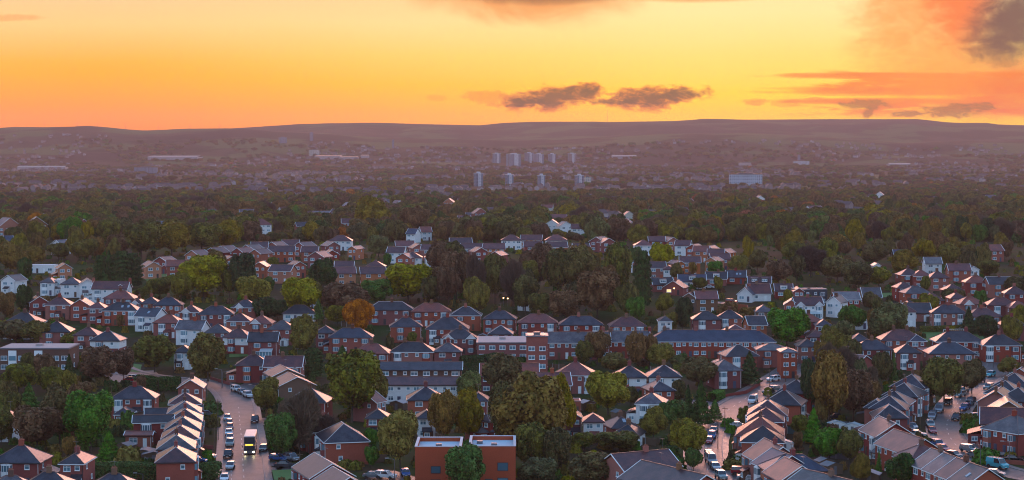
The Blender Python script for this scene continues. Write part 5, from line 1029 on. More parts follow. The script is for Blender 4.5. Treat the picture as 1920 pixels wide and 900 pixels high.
# --- lone large buildings of the plain
simple('tower_panel', (.16, .18, .25), .7, vary=.2, scale=.05); simple('tower_brick', (.22, .15, .14), .8, vary=.2); simple('tower_blue', (.13, .17, .24), .6, vary=.2); simple('shed_metal', (.50, .42, .42), .4, vary=.2)
simple('slab_pale', (.42, .50, .60), .7); simple('panel_white', (.52, .55, .60), .7); simple('panel_rose', (.50, .40, .40), .6)
def tower(px, by, ty, wpx, look, dist0, d=None, front='panel_white', body='tower_panel', cols=1, name='tower_block', group=None, floors=None, cap=True, rz=.35):
    dist = dist0 if dist0 < 4300 else G(px, by).y
    a, b = ray(px, by); Y = dist; X = a * Y; z0 = CAMZ + b * Y; gz = zg(X, Y); z1 = CAMZ + ray(px, ty)[1] * Y; W = wpx * Y / FPX; D = d or W * .8; H_ = z1 - gz
    t = thing(name, 'tower block' if name == 'tower_block' else 'building', Vector((X, Y, gz)), rz, look, group); c_, s_ = math.cos(rz), math.sin(rz); W = W / (c_ + abs(s_) * (D / W)); m = MB()
    m.box(-W / 2, W / 2, -D / 2, D / 2, -6, H_); m.build('wall', body, t)
    n = floors or max(3, int(H_ / 3)); g = MB()
    k = max(3, int(W / 4))
    for j in range(k):
        x = -W / 2 + W * (j + .5) / k
        if cols and abs(x) < W * .19 and name == 'tower_block': continue
        g = MB()
        for i in range(n): zz = H_ * (i + .35) / n; g.box(x - W / k * .32, x + W / k * .32, -D / 2 - .12, -D / 2, zz, zz + H_ / n * .5)
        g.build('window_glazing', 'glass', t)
    for e in (-1, 1):
        for y in (-D * .28, 0, D * .28):
            g = MB()
            for i in range(n): zz = H_ * (i + .35) / n; g.box(e * W / 2 - (.12 if e < 0 else 0), e * W / 2 + (.12 if e > 0 else 0), y - D * .1, y + D * .1, zz, zz + H_ / n * .5)
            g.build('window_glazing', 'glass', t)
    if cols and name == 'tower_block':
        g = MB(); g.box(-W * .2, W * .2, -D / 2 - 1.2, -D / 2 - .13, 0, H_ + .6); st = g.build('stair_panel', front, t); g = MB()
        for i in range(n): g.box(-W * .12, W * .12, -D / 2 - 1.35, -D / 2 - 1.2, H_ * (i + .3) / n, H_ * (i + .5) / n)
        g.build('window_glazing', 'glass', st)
    if cap:
        g = MB(); g.box(-W / 2 - .8, W / 2 + .8, -D / 2 - .8, D / 2 + .8, H_, H_ + .9); g.box(-W * .22, W * .22, -D * .2, D * .2, H_ + .9, H_ + 3.6); g.build('roof', front if name == 'tower_block' else 'roof_felt', t)
    return t
for i, (px, by, ty, w) in enumerate([(897, 352, 325, 17), (955, 350, 328, 15), (1015, 353, 329, 14), (1086, 354, 329, 16)]):
    tower(px, by, ty, w, 'slim tower block with white stair panel', 4050, group='four slim tower blocks on the plain')
tower(1101, 350, 332, 14, 'cream slab block just behind the easternmost slim tower', 4250, front='panel_rose', body='render_cream', cols=0, name='slab_block')
for px, by, ty, w, b in [(931, 306, 288, 14, 'tower_blue'), (963, 312, 289, 26, 'tower_blue'), (992, 306, 287, 16, 'tower_blue'), (1010, 308, 289, 18, 'tower_panel'), (1035, 306, 289, 14, 'tower_blue'), (1072, 306, 288, 14, 'tower_brick')]:
    tower(px, by, ty, w, 'hazy blue-grey tower block of the distant cluster', 6600, group='distant cluster of tower blocks', body=b, rz=.5)
for px, by, ty, w in [(584, 264, 249, 7), (530, 268, 258, 16), (737, 278, 263, 4)]: tower(px, by, ty, w, 'faint lone tower block far out on the hazy plain', 8400, group='faint far towers', body='tower_blue', rz=.3, front='tower_panel')
tower(1398, 346, 327, 62, 'long pale blue slab block with ribbed front above the tree line', 4050, body='slab_pale', cols=0, name='slab_block', d=16, rz=-.06)
tower(1502, 311, 302, 30, 'pale blue-white block on the plain below the moor', 6100, body='panel_white', cols=0, name='slab_block', rz=.1, d=20); tower(1498, 306, 291, 5, 'slim pale chimney-like block behind the blue-white block', 6300, body='tower_panel', cols=0, name='slab_block', rz=.1, d=9)
tower(274, 325, 314, 44, 'pale blue-grey four storey block among the western trees', 4700, body='tower_blue', cols=0, name='slab_block', rz=.08, d=18); tower(589, 292, 281, 20, 'pale cream office block on the western plain', 6900, body='render_cream', cols=0, name='slab_block', rz=.3, d=25)
tower(1400, 310, 305, 30, 'low rosy brown block on the eastern plain', 6000, body='panel_rose', cols=0, name='slab_block', rz=0, d=20)
def warehouse(px, py, wpx, dist, look, mat, d=60, h=9):
    dist = G(px, py).y; a, b = ray(px, py); X = a * dist; gz = zg(X, dist); W = wpx * dist / FPX; t = thing('warehouse', 'warehouse', Vector((X, dist, gz)), 0, look, 'low warehouses on the plain'); m = MB(); m.box(-W / 2, W / 2, -d / 2, d / 2, -4, h); m.build('wall', 'town_white', t)
    m = MB(); n = max(1, int(W / 40))
    for i in range(n):
        x0, x1 = -W / 2 + W * i / n, -W / 2 + W * (i + 1) / n; m.mesh([(x0, -d / 2 - .5, h + .1), (x1, -d / 2 - .5, h + .1), (x1, 0, h + 4), (x0, 0, h + 4), (x1, d / 2 + .5, h + .1), (x0, d / 2 + .5, h + .1)], [(0, 1, 2, 3), (3, 2, 4, 5)])
    m.build('roof', mat, t)
simple('roof_bright', (.40, .32, .30), .7, .3); simple('roof_lit_tint', (.50, .22, .13), .6, .4)  # orange light on the warehouse roofs is put into the second base colour
warehouse(330, 298, 92, 7000, 'very long low warehouse with gleaming pale roof', 'roof_bright', 160); warehouse(617, 297, 50, 7000, 'warehouse with roof tinted with rosy glow, front of the pair', 'roof_lit_tint', 90); warehouse(655, 299, 34, 6900, 'smaller warehouse with roof tinted with orange glow beside another', 'roof_lit_tint', 60)
warehouse(80, 318, 90, 5100, 'long low pale-roofed building at the western edge of the plain', 'roof_bright', 50); warehouse(685, 296, 14, 7000, 'small red-roofed shed east of the glow-tinted warehouses', 'roof_lit_tint', 40); warehouse(1170, 297, 46, 7000, 'low building with thin gleaming roof east of the tower cluster', 'roof_bright', 50); warehouse(1685, 312, 40, 5600, 'pale blue low building on the eastern plain', 'roof_bright', 60)
# --- turbines on the moor and the tall mast
def turbine(px, hpx, k):
    Y = 8900 if px < 480 else 11900; a, _ = ray(px, 240); X = a * Y; z = zg(X, Y); H_ = hpx * Y / FPX; t = thing('wind_turbine', 'wind turbine', Vector((X, Y, z)), 0, 'slender pale wind turbine on the western ridge', 'wind turbines along the western ridge')
    m = MB(); m.bar((0, 0, -2), (0, 0, H_ * .66), .9, 0, .5, 8); m.build('tower', 'turbine_grey', t); m = MB(); m.bar((0, -2, H_ * .66), (0, 2.5, H_ * .66), .9, 0, .7, 6); m.build('nacelle', 'turbine_grey', t)
    for j in range(3): m = MB(); th = k + j * 2.094; m.bar((0, -2.1, H_ * .66), (math.sin(th) * H_ * .34, -2.1, H_ * .66 + math.cos(th) * H_ * .34), .55, 0, .16, 4); m.build('blade', 'turbine_grey', t)
simple('turbine_grey', (.20, .17, .17), .6)
for px, h in [(84, 6), (145, 9), (183, 9), (235, 10), (297, 10), (356, 10), (412, 10), (469, 7)]: turbine(px, h, random.uniform(0, 2))
a, _ = ray(1139, 228); X, Y = a * 11900, 11900; z = zg(X, Y); t = thing('transmitter_mast', 'mast', Vector((X, Y, z)), 0, 'very tall thin transmitter mast on the distant moor'); m = MB(); m.bar((0, 0, -3), (0, 0, 78), 1.0, 0, .6, 4); m.build('mast_column', 'turbine_grey', t); m = MB()
for th in (0, 2.09, 4.18): m.bar((math.cos(th) * 40, math.sin(th) * 40, -1), (0, 0, 70), .12, 0, .12, 3)
m.build('guy_wire', 'turbine_grey', t)

# ------------------------------------------------------------------ vehicles
def car_meshes(kind):
    """part name -> (mesh, material) for a car that is driven towards -y and stands on z 0"""
    L_, W, prof = dict(hatch=(4.0, 1.76, [(-2.0, .30), (-2.0, .68), (-1.85, .80), (-1.0, .96), (.0, .98), (1.75, .98), (1.95, .80), (2.0, .35)]), saloon=(4.5, 1.8, [(-2.25, .30), (-2.25, .66), (-2.1, .78), (-1.1, .92), (0, .95), (1.4, .95), (2.15, .90), (2.25, .40)]),
                   suv=(4.5, 1.9, [(-2.25, .38), (-2.25, .86), (-2.1, 1.0), (-1.15, 1.10), (0, 1.12), (2.1, 1.12), (2.25, .95), (2.25, .45)]), van=(5.2, 1.98, [(-2.6, .40), (-2.6, .95), (-2.45, 1.12), (-1.75, 1.25), (0, 1.28), (2.55, 1.28), (2.6, 1.0), (2.6, .42)]),
                   pickup=(5.1, 1.9, [(-2.55, .42), (-2.55, .9), (-2.4, 1.04), (-1.3, 1.12), (0, 1.14), (2.5, 1.14), (2.55, 1.0), (2.55, .5)]))[kind]
    top = dict(hatch=((-.95, .97), (-.35, 1.46), (1.55, 1.44), (1.85, .97)), saloon=((-1.05, .93), (-.35, 1.42), (.95, 1.42), (1.65, .94)), suv=((-1.05, 1.10), (-.45, 1.70), (2.0, 1.68), (2.15, 1.12)), van=((-1.7, 1.26), (-1.05, 2.2), (2.5, 2.2), (2.58, 1.28)), pickup=((-1.2, 1.13), (-.6, 1.76), (.75, 1.76), (.95, 1.14)))[kind]
    out = []; w = W / 2; b = MB(); n = len(prof)
    ring = []
    for (y, z) in prof: ring.append([(-w * (.86 if z < .45 else 1) * (.93 if abs(y) > L_ / 2 - .15 else 1), y, z), (w * (.86 if z < .45 else 1) * (.93 if abs(y) > L_ / 2 - .15 else 1), y, z)])
    v = [p for r in ring for p in r]
    fs = [(2 * i, 2 * i + 1, 2 * i + 3, 2 * i + 2) for i in range(n - 1)] + [(2 * n - 2, 2 * n - 1, 1, 0)] + [tuple(2 * i for i in range(n)), tuple(2 * i + 1 for i in reversed(range(n)))]
    b.mesh(v, fs)
    (y0, z0), (y1, z1), (y2, z2), (y3, z3) = top; wi, wo = w * .78, w * .94
    # roof skin and pillars in body colour, glass between them
    b.mesh([(-wi, y1, z1), (wi, y1, z1), (wi, y2, z2), (-wi, y2, z2), (-wi * .96, y1 + .05, z1 + .06), (wi * .96, y1 + .05, z1 + .06), (wi * .96, y2 - .05, z2 + .06), (-wi * .96, y2 - .05, z2 + .06)], [(4, 5, 6, 7), (0, 1, 5, 4), (1, 2, 6, 5), (2, 3, 7, 6), (3, 0, 4, 7)])
    for e in (-1, 1):
        b.bar((e * wo, y0, z0), (e * wi, y1, z1), .05); b.bar((e * wo, y3, z3), (e * wi, y2, z2), .06); ym = (y1 + y2) / 2; b.bar((e * wo, ym, z0), (e * wi, ym, z1), .05)
        if kind == 'van': b.mesh([(e * wo * 1.005, ym - .5, z0), (e * wo * 1.005, y3, z3), (e * wi * 1.01, y2, z2), (e * wi * 1.01, ym - .5, z2)], [(0, 1, 2, 3), (3, 2, 1, 0)])
    out.append(('body', b, 'CAR'))
    g = MB(); k = .985
    g.mesh([(-wo * k, y0 + .02, z0), (wo * k, y0 + .02, z0), (wi * k, y1 + .02, z1), (-wi * k, y1 + .02, z1), (-wo * k, y3 - .02, z3), (wo * k, y3 - .02, z3), (wi * k, y2 - .02, z2), (-wi * k, y2 - .02, z2)], [(0, 1, 2, 3), (5, 4, 7, 6), (1, 5, 6, 2), (4, 0, 3, 7)])
    out.append(('window', g, 'car_glass'))
    for y in (-L_ / 2 + .85, L_ / 2 - .85):
        for e in (-1, 1):
            q = MB(); r = .33 if kind in ('hatch', 'saloon') else .38; q.bar((e * (w - .22), y, r), (e * (w + .01), y, r), r, 0, r, 12); out.append(('wheel', q, 'rubber'))
    for e in (-1, 1):
        q = MB(); q.box(e * w * .68 - .2, e * w * .68 + .2, -L_ / 2 - .03, -L_ / 2 + .1, prof[1][1] - .14, prof[1][1] + .02); out.append(('headlight', q, 'lamp_lens'))
        q = MB(); q.box(e * w * .8 - .12, e * w * .8 + .12, L_ / 2 - .1, L_ / 2 + .03, .75, 1.0 if kind != 'van' else 1.3); out.append(('tail_light', q, 'tail_lens'))
    q = MB(); q.box(-.26, .26, -L_ / 2 - .035, -L_ / 2, .46, .57); out.append(('number_plate', q, 'paint_white'))
    if kind == 'pickup': q = MB(); q.box(-w * .85, w * .85, 1.0, 2.45, 1.142, 1.18); out.append(('load_cover', q, 'ridge_pale'))
    if kind == 'van': q = MB(); [q.bar((-w * .7, y, 2.34), (w * .7, y, 2.34), .04) for y in (-.3, .8, 1.9)]; q.bar((-.3, -.5, 2.4), (-.3, 2.2, 2.4), .05); out.append(('roof_rack', q, 'metal_pole'))
    return out
CARM = {}
def car(px, py, kind, col, hd, look, group='cars parked along the streets', suffix=None):
    p = G(px, py)
    if kind not in CARM: CARM[kind] = [(nm, mb.data(nm, ['paint_white' if mt == 'CAR' else mt]), mt) for nm, mb, mt in car_meshes(kind)]
    nm = {'van': 'parked_van', 'pickup': 'pickup_truck'}.get(kind, 'parked_car'); t = thing(nm, {'van': 'van', 'pickup': 'pickup'}.get(kind, 'car'), Vector((p.x, p.y, zg(p.x, p.y) + .04)), R(hd), look, group)
    for n_, me, mt in CARM[kind]:
        o = link(n_, me, t)
        if mt == 'CAR': o.material_slots[0].link = 'OBJECT'; o.material_slots[0].material = MATS['car_' + col]
    CARPOS.append((p.x, p.y)); return t
CARPOS = []
CN = dict(hatch='hatchback', saloon='saloon car', suv='tall estate car', van='van', pickup='pickup')
COLN = dict(silver='silver', white='white', black='black', red='red', blue='blue', grey='grey', teal='turquoise', dark='dark blue-grey', palegreen='pale green', maroon='maroon')
for px, py, k, c, hd, where in [
    (426, 788, 'hatch', 'silver', 8, 0), (430, 797, 'hatch', 'grey', 8, 0), (431, 805, 'hatch', 'maroon', 8, 0), (429, 816, 'hatch', 'white', 8, 0), (431, 825, 'saloon', 'silver', 10, 0), (431, 836, 'suv', 'palegreen', 6, 0), (428, 858, 'pickup', 'black', 3, 0), (432, 879, 'hatch', 'silver', 2, 0), (421, 902, 'hatch', 'white', 6, 0),
    (478, 792, 'pickup', 'dark', 4, 0), (443, 734, 'suv', 'white', 28, 1), (454, 739, 'hatch', 'silver', 26, 1), (465, 745, 'suv', 'white', 24, 1), (386, 861, 'suv', 'white', 84, 2), (390, 780, 'saloon', 'silver', 80, 2), (371, 868, 'hatch', 'blue', 84, 2), (494, 846, 'hatch', 'black', 0, 0),
    (534, 877, 'saloon', 'grey', 82, 2), (521, 864, 'hatch', 'blue', 60, 2), (546, 864, 'suv', 'silver', 40, 2), (541, 797, 'van', 'white', -10, 2), (222, 694, 'hatch', 'silver', 60, 2), (246, 716, 'saloon', 'red', 80, 2), (252, 712, 'hatch', 'white', 80, 2),
    (700, 897, 'saloon', 'silver', 80, 2), (723, 898, 'suv', 'white', 70, 2), (760, 893, 'hatch', 'blue', 10, 2),
    (1469, 704, 'suv', 'grey', -48, 1), (1450, 715, 'suv', 'white', -48, 1), (1449, 735, 'suv', 'silver', -46, 1), (1440, 738, 'hatch', 'dark', -40, 1), (1412, 756, 'van', 'white', -18, 1), (1384, 802, 'saloon', 'white', 88, 2), (1338, 812, 'hatch', 'silver', -14, 1), (1335, 822, 'suv', 'blue', -10, 1), (1329, 831, 'hatch', 'red', -10, 1),
    (1329, 857, 'hatch', 'silver', 2, 1), (1333, 869, 'van', 'silver', 4, 1), (1341, 880, 'saloon', 'silver', 6, 1), (1352, 898, 'suv', 'palegreen', 8, 1), (1390, 890, 'suv', 'red', 84, 2), (1402, 899, 'saloon', 'white', 80, 2), (1388, 860, 'hatch', 'black', 20, 2), (1571, 786, 'saloon', 'grey', 80, 2), (1415, 904, 'hatch', 'white', 84, 2),
    (1857, 706, 'suv', 'teal', -34, 1), (1854, 730, 'suv', 'palegreen', -36, 1), (1838, 717, 'hatch', 'dark', -38, 1), (1824, 722, 'hatch', 'silver', -40, 1), (1812, 727, 'hatch', 'grey', -42, 1), (1800, 744, 'suv', 'palegreen', -36, 1), (1807, 736, 'hatch', 'silver', -38, 1), (1820, 755, 'hatch', 'dark', -34, 1), (1817, 761, 'hatch', 'silver', -34, 1), (1809, 769, 'suv', 'blue', -30, 1),
    (1777, 759, 'suv', 'black', -24, 1), (1761, 773, 'van', 'silver', -18, 1), (1750, 780, 'hatch', 'grey', -16, 1), (1747, 786, 'suv', 'silver', -14, 1), (1744, 801, 'suv', 'palegreen', -6, 1), (1748, 812, 'hatch', 'red', -2, 1), (1793, 788, 'suv', 'black', -22, 1), (1758, 838, 'suv', 'blue', 16, 1), (1767, 846, 'hatch', 'red', 24, 1), (1788, 858, 'hatch', 'dark', 36, 1),
    (1817, 848, 'suv', 'silver', 34, 1), (1829, 858, 'saloon', 'silver', 40, 1), (1870, 878, 'van', 'teal', 30, 1), (1880, 860, 'saloon', 'grey', 84, 2), (1899, 866, 'saloon', 'black', 84, 2), (1836, 808, 'suv', 'white', -70, 2), (1840, 800, 'hatch', 'silver', -70, 2), (1710, 804, 'hatch', 'silver', 10, 2), (1719, 818, 'saloon', 'white', 70, 2), (1705, 808, 'hatch', 'dark', 10, 2), (1825, 785, 'hatch', 'white', -80, 2),
    (1866, 893, 'hatch', 'silver', 60, 1), (1372, 569, 'suv', 'red', 60, 2), (1330, 541, 'hatch', 'white', 80, 2), (1571, 660, 'suv', 'blue', 10, 2), (1523, 668, 'hatch', 'blue', 20, 2)]:
    st = {0: 'on the bus street', 1: 'at the kerb', 2: 'off the road'}[where]
    car(px, py, k, c, hd, f'{COLN[c]} {CN[k]} parked {st}')
# double-decker bus
def bus():
    p = G(464, 853); t = thing('double_decker_bus', 'bus', Vector((p.x, p.y + 5.2, zg(p.x, p.y) + .04)), R(5), 'double-decker bus with amber destination display and lit headlamps on the wet street', px=(464, 830)); w, L_, h = 1.25, 5.4, 4.25
    m = MB(); m.box(-w, w, -L_, L_, .32, h - .12); m.mesh([(-w, -L_, h - .12), (w, -L_, h - .12), (w, L_, h - .12), (-w, L_, h - .12), (-w * .9, -L_ + .25, h), (w * .9, -L_ + .25, h), (w * .9, L_ - .2, h), (-w * .9, L_ - .2, h)], [(4, 5, 6, 7), (0, 1, 5, 4), (1, 2, 6, 5), (2, 3, 7, 6), (3, 0, 4, 7)], 1)
    m.box(-w * 1.002, w * 1.002, -L_ - .004, L_ * .2, 2.0, 2.32, 2); b = m.build('body', ['bus_paint', 'bus_roof', 'bus_yellow'], t)
    m = MB(); m.box(-w * .9, w * .9, -L_ - .05, -L_ - .006, 2.62, 3.85); m.build('upper_windscreen', 'car_glass', t); m = MB(); m.box(-w * .9, w * .9, -L_ - .05, -L_ - .006, .95, 1.95); m.build('lower_windscreen', 'car_glass', t)
    for e in (-1, 1):
        for k in range(6):
            for z in (1.1, 2.75): m = MB(); y = -L_ + .5 + k * 1.72; m.box(e * w - (.0 if e > 0 else .03), e * w + (.03 if e > 0 else .0), y, y + 1.5, z, z + .85); m.build('side_window', 'car_glass', t)
        m = MB(); m.box(e * .95 - .16, e * .95 + .16, -L_ - .08, -L_ - .01, .55, .78); m.build('headlight', 'headlight_on', t)
        for y in (-3.2, 3.0): m = MB(); m.bar((e * (w - .3), y, .48), (e * (w + .02), y, .48), .48, 0, .48, 14); m.build('wheel', 'rubber', t)
    m = MB(); m.box(-.95, .95, -L_ - .07, -L_ - .006, 2.05, 2.5); m.build('display_case', 'bus_paint', t)
    m = MB(); x = -.85
    for wd in (.12, .2, .05, .16, .2, .12, .22, .18, .1):
        if x + wd > .85: break
        m.box(x, x + wd * .85, -L_ - .09, -L_ - .071, 2.12, 2.44); x += wd + .04
    m.build('destination_display', 'sign_amber', t)
    for e in (-1, 1): m = MB(); m.bar((e * w, -L_ + .1, 2.4), (e * (w + .25), -L_ - .3, 2.1), .03); m.box(e * (w + .25) - .08, e * (w + .25) + .08, -L_ - .34, -L_ - .28, 1.75, 2.15); m.build('wing_mirror', 'paint_dark', t)
bus()
# ------------------------------------------------------------------ poles, lamps, sheds, fences, hedges, goal
def pole(px, by, ty, kind, look, group='street poles'):
    p = G(px, by); h = (by - ty) * p.y / FPX; t = thing('street_lamp' if kind == 'lamp' else 'telegraph_pole', 'street lamp' if kind == 'lamp' else 'utility pole', Vector((p.x, p.y, zg(p.x, p.y))), 0, look, group)
    m = MB(); m.bar((0, 0, -.4), (0, 0, h), .12, 0, .075, 8); m.build('pole', 'metal_pole' if kind == 'lamp' else 'timber', t)
    if kind == 'lamp':
        e = 1 if px % 2 else -1; m = MB(); m.bar((0, 0, h - .1), (e * 1.6, 0, h + .15), .06); a = m.build('arm', 'metal_pole', t); m = MB(); m.box(e * 1.6 - .4, e * 1.6 + .4, -.14, .14, h + .08, h + .25); m.build('lantern', 'concrete', t)
    else: m = MB(); m.box(-.7, .7, -.06, .06, h - .5, h - .38); m.build('crossarm', 'timber', t)
for a in [(409, 826, 748, 'pole'), (403, 862, 800, 'pole'), (388, 745, 712, 'lamp'), (416, 728, 692, 'lamp'), (417, 727, 697, 'lamp'), (1346, 842, 775, 'pole'), (1359, 803, 762, 'pole'), (1443, 742, 692, 'pole'), (1473, 716, 664, 'pole'), (1263, 822, 788, 'lamp'), (1725, 806, 738, 'pole'), (1838, 880, 833, 'lamp'), (562, 880, 848, 'pole'), (740, 905, 860, 'lamp'), (1892, 870, 828, 'lamp'),
          (1863, 690, 660, 'lamp'), (556, 660, 640, 'pole'), (209, 760, 722, 'pole'), (1540, 700, 668, 'lamp'), (1500, 690, 668, 'lamp'), (26, 655, 640, 'pole'), (1096, 905, 868, 'lamp'), (480, 760, 722, 'lamp'), (628, 540, 522, 'lamp'), (268, 900, 888, 'lamp'), (1605, 760, 728, 'pole'), (737, 470, 455, 'lamp'), (1812, 700, 676, 'pole')]:
    pole(*a, 'slim grey street lamp with short arm' if a[3] == 'lamp' else 'thin wooden pole with small crossarm')
for px, py in [(944, 559), (952, 560), (1264, 541), (1279, 540)]:
    p = G(px, py, 3.0); t = thing('lit_lamp', 'lamp', Vector((p.x, p.y, p.z)), 0, 'small glowing orange lamp on a thin post', 'glowing orange lamps'); m = MB(); m.bar((0, 0, -.3), (0, 0, 3.0), .06); m.build('pole', 'metal_pole', t); m = MB(); m.box(-.22, .22, -.22, .22, 2.9, 3.25); m.build('lantern', 'street_light_on', t)
def shed(px, py, w, d, look, roof='shed_roof', wall='timber', yaw=0.0):
    p = G(px, py); t = thing('garden_shed', 'shed', Vector((p.x, p.y, zg(p.x, p.y))), R(yaw), look, 'garden sheds'); m = MB(); m.box(-w / 2, w / 2, -d / 2, d / 2, -.3, 2.0); m.mesh([(-w / 2, -d / 2, 2.0), (w / 2, -d / 2, 2.0), (0, -d / 2, 2.55)], [(0, 1, 2)]); m.build('wall', wall, t); m = MB()
    for e in (-1, 1): m.mesh([(e * (w / 2 + .15), -d / 2 - .15, 1.95), (0, -d / 2 - .15, 2.62), (0, d / 2 + .15, 2.62), (e * (w / 2 + .15), d / 2 + .15, 1.95), (e * (w / 2 + .15), -d / 2 - .15, 1.88), (0, -d / 2 - .15, 2.55), (0, d / 2 + .15, 2.55), (e * (w / 2 + .15), d / 2 + .15, 1.88)], [(0, 1, 2, 3), (7, 6, 5, 4), (0, 4, 5, 1), (3, 2, 6, 7), (0, 3, 7, 4)])
    m.build('roof', roof, t); m = MB(); m.box(-.4, .4, -d / 2 - .05, -d / 2 - .001, 0, 1.8); m.build('door', 'timber_grey', t); FOOT.append((p.x, p.y, 1, 0, w / 2, d / 2))
SHN = {'shed_roof': 'dark roof', 'poly_clear': 'pale translucent roof', 'roof_red': 'red roof', 'roof_pinkish': 'pale pinkish roof'}
for a in [(275, 788, 5, 3, 'shed_roof'), (272, 862, 6, 4, 'shed_roof'), (290, 866, 5, 4, 'shed_roof'), (748, 768, 4, 3, 'roof_pinkish'), (1470, 845, 4, 3, 'poly_clear'), (1545, 880, 3.5, 2.5, 'shed_roof'), (1558, 888, 4, 3, 'shed_roof'), (1568, 808, 4, 2.5, 'poly_clear'), (1600, 812, 4, 3, 'poly_clear'), (1625, 790, 5, 4, 'shed_roof'), (1612, 758, 5, 3.5, 'shed_roof'), (1622, 836, 3, 3, 'poly_clear'), (1632, 905, 4, 3, 'roof_pinkish'),
          (1100, 768, 4, 3, 'roof_pinkish'), (585, 577, 4, 3, 'poly_clear'), (1755, 604, 6, 3, 'roof_pinkish'), (1738, 602, 4, 3, 'poly_clear'), (985, 582, 5, 3, 'poly_clear'), (532, 648, 3, 3, 'poly_clear'), (1505, 652, 4, 3, 'shed_roof'), (1662, 700, 4, 3, 'roof_red'), (1668, 712, 3, 3, 'shed_roof'), (640, 735, 4, 3, 'shed_roof'), (235, 850, 4, 3, 'shed_roof'), (905, 640, 3, 3, 'shed_roof'), (1585, 830, 4, 3, 'shed_roof'), (1515, 742, 3, 3, 'shed_roof'), (1160, 786, 3, 3, 'shed_roof'), (1220, 790, 3, 3, 'poly_clear')]:
    shed(a[0], a[1], a[2], a[3], 'timber garden shed with ' + SHN[a[4]], a[4], 'timber' if a[4] != 'poly_clear' else 'render_white', random.uniform(-30, 30))
simple('fence_teal', (.06, .14, .15), .8, vary=.3)
def fence(pts, look, mat='timber', h=1.7, name='garden_fence', group='garden fences', post=2.0):
    P = [G(*p) for p in pts]; o = P[0]; t = thing(name, 'fence' if 'fence' in name else 'wall', o.copy(), 0, look, group); pan = MB(); pst = MB()
    for a, b in zip(P[:-1], P[1:]):
        n = max(1, int((b - a).length / post))
        for i in range(n):
            u = a.lerp(b, i / n) - o; v = a.lerp(b, (i + 1) / n) - o; u.z = zg(*(u + o).xy) - o.z; v.z = zg(*(v + o).xy) - o.z; d = (v - u).normalized(); s = Vector((-d.y, d.x, 0)) * (.04 if 'fence' in name else .12)
            pan.mesh([u - s - Vector((0, 0, .2)), u + s - Vector((0, 0, .2)), v + s - Vector((0, 0, .2)), v - s - Vector((0, 0, .2)), u - s + Vector((0, 0, h)), u + s + Vector((0, 0, h)), v + s + Vector((0, 0, h)), v - s + Vector((0, 0, h))], [(3, 2, 1, 0), (4, 5, 6, 7), (0, 1, 5, 4), (1, 2, 6, 5), (2, 3, 7, 6), (3, 0, 4, 7)])
            if i % (1 if 'fence' in name else 3) == 0: pst.box(u.x - .09, u.x + .09, u.y - .09, u.y + .09, u.z - .3, u.z + h + .12)
    pan.build('panel', mat, t); pst.build('post', 'concrete' if 'fence' in name else mat, t)
for a in [([(272, 872), (300, 873), (302, 862)], 'grey panel fence with pale posts beside the hedge', 'timber_grey'), ([(222, 795), (262, 797), (268, 820)], 'brown panel fence behind the gardens', 'timber'), ([(1458, 812), (1495, 814)], 'teal painted fence behind the mid street houses', 'fence_teal'), ([(1545, 858), (1590, 862), (1600, 852)], 'pale grey fence beside the sheds', 'timber_grey'),
          ([(652, 872), (700, 868), (725, 866)], 'low weathered fence beside the car park', 'timber'), ([(1735, 616), (1800, 614)], 'dark close-boarded fence behind the bright lawn', 'timber'), ([(1610, 830), (1630, 850)], 'brown garden fence near the white annex', 'timber'), ([(1560, 800), (1610, 806)], 'low fence across the cluttered gardens', 'timber_grey'), ([(1570, 820), (1620, 822)], 'long fence line through the cluttered gardens', 'timber'),
          ([(1190, 832), (1230, 836)], 'brown fence below the dark bushes', 'timber'), ([(1000, 690), (1060, 694)], 'brown fence in front of the flats', 'timber'), ([(1060, 703), (1110, 700)], 'grey fence behind the red roofs', 'timber_grey'), ([(1220, 698), (1320, 700)], 'long dark fence below the long terrace', 'timber'), ([(640, 612), (690, 616)], 'weathered fence by the rust-orange tree', 'timber'), ([(1325, 600), (1290, 604)], 'low fence on the slope', 'timber'),
          ([(520, 640), (560, 642)], 'short fence beside the olive tree', 'timber_grey'), ([(240, 660), (280, 664)], 'short fence among the western houses', 'timber'), ([(390, 650), (440, 652)], 'short grey fence in front of the white-topped house', 'timber_grey'), ([(1420, 622), (1450, 624)], 'short fence behind the end block', 'timber'), ([(1340, 512), (1362, 512)], 'fence below the estate gables', 'timber'), ([(700, 528), (735, 530)], 'fence below the orange gable', 'timber')]:
    fence(*a)
for a in [([(1360, 745), (1400, 738), (1425, 722)], 'curving low brick wall at the mid street bend', 'brick_red'), ([(395, 712), (430, 722)], 'dark brick wall beside the street bend', 'brick_red'), ([(376, 842), (400, 842)], 'low red brick garden wall facing the bus street', 'brick_red'), ([(1822, 822), (1838, 842)], 'low brick wall along the east street', 'brick_red'), ([(1862, 868), (1920, 872)], 'low brick wall in front of the corner houses', 'brick_red'), ([(1372, 580), (1402, 584), (1402, 598)], 'pale ribbed retaining wall under the red car', 'brick_orange'), ([(1295, 585), (1345, 582)], 'pinkish retaining wall below the brown gables', 'brick_brown')]:
    fence(a[0], a[1], a[2], .9 if 'retaining' not in a[1] else 2.4, 'garden_wall', 'low garden walls')
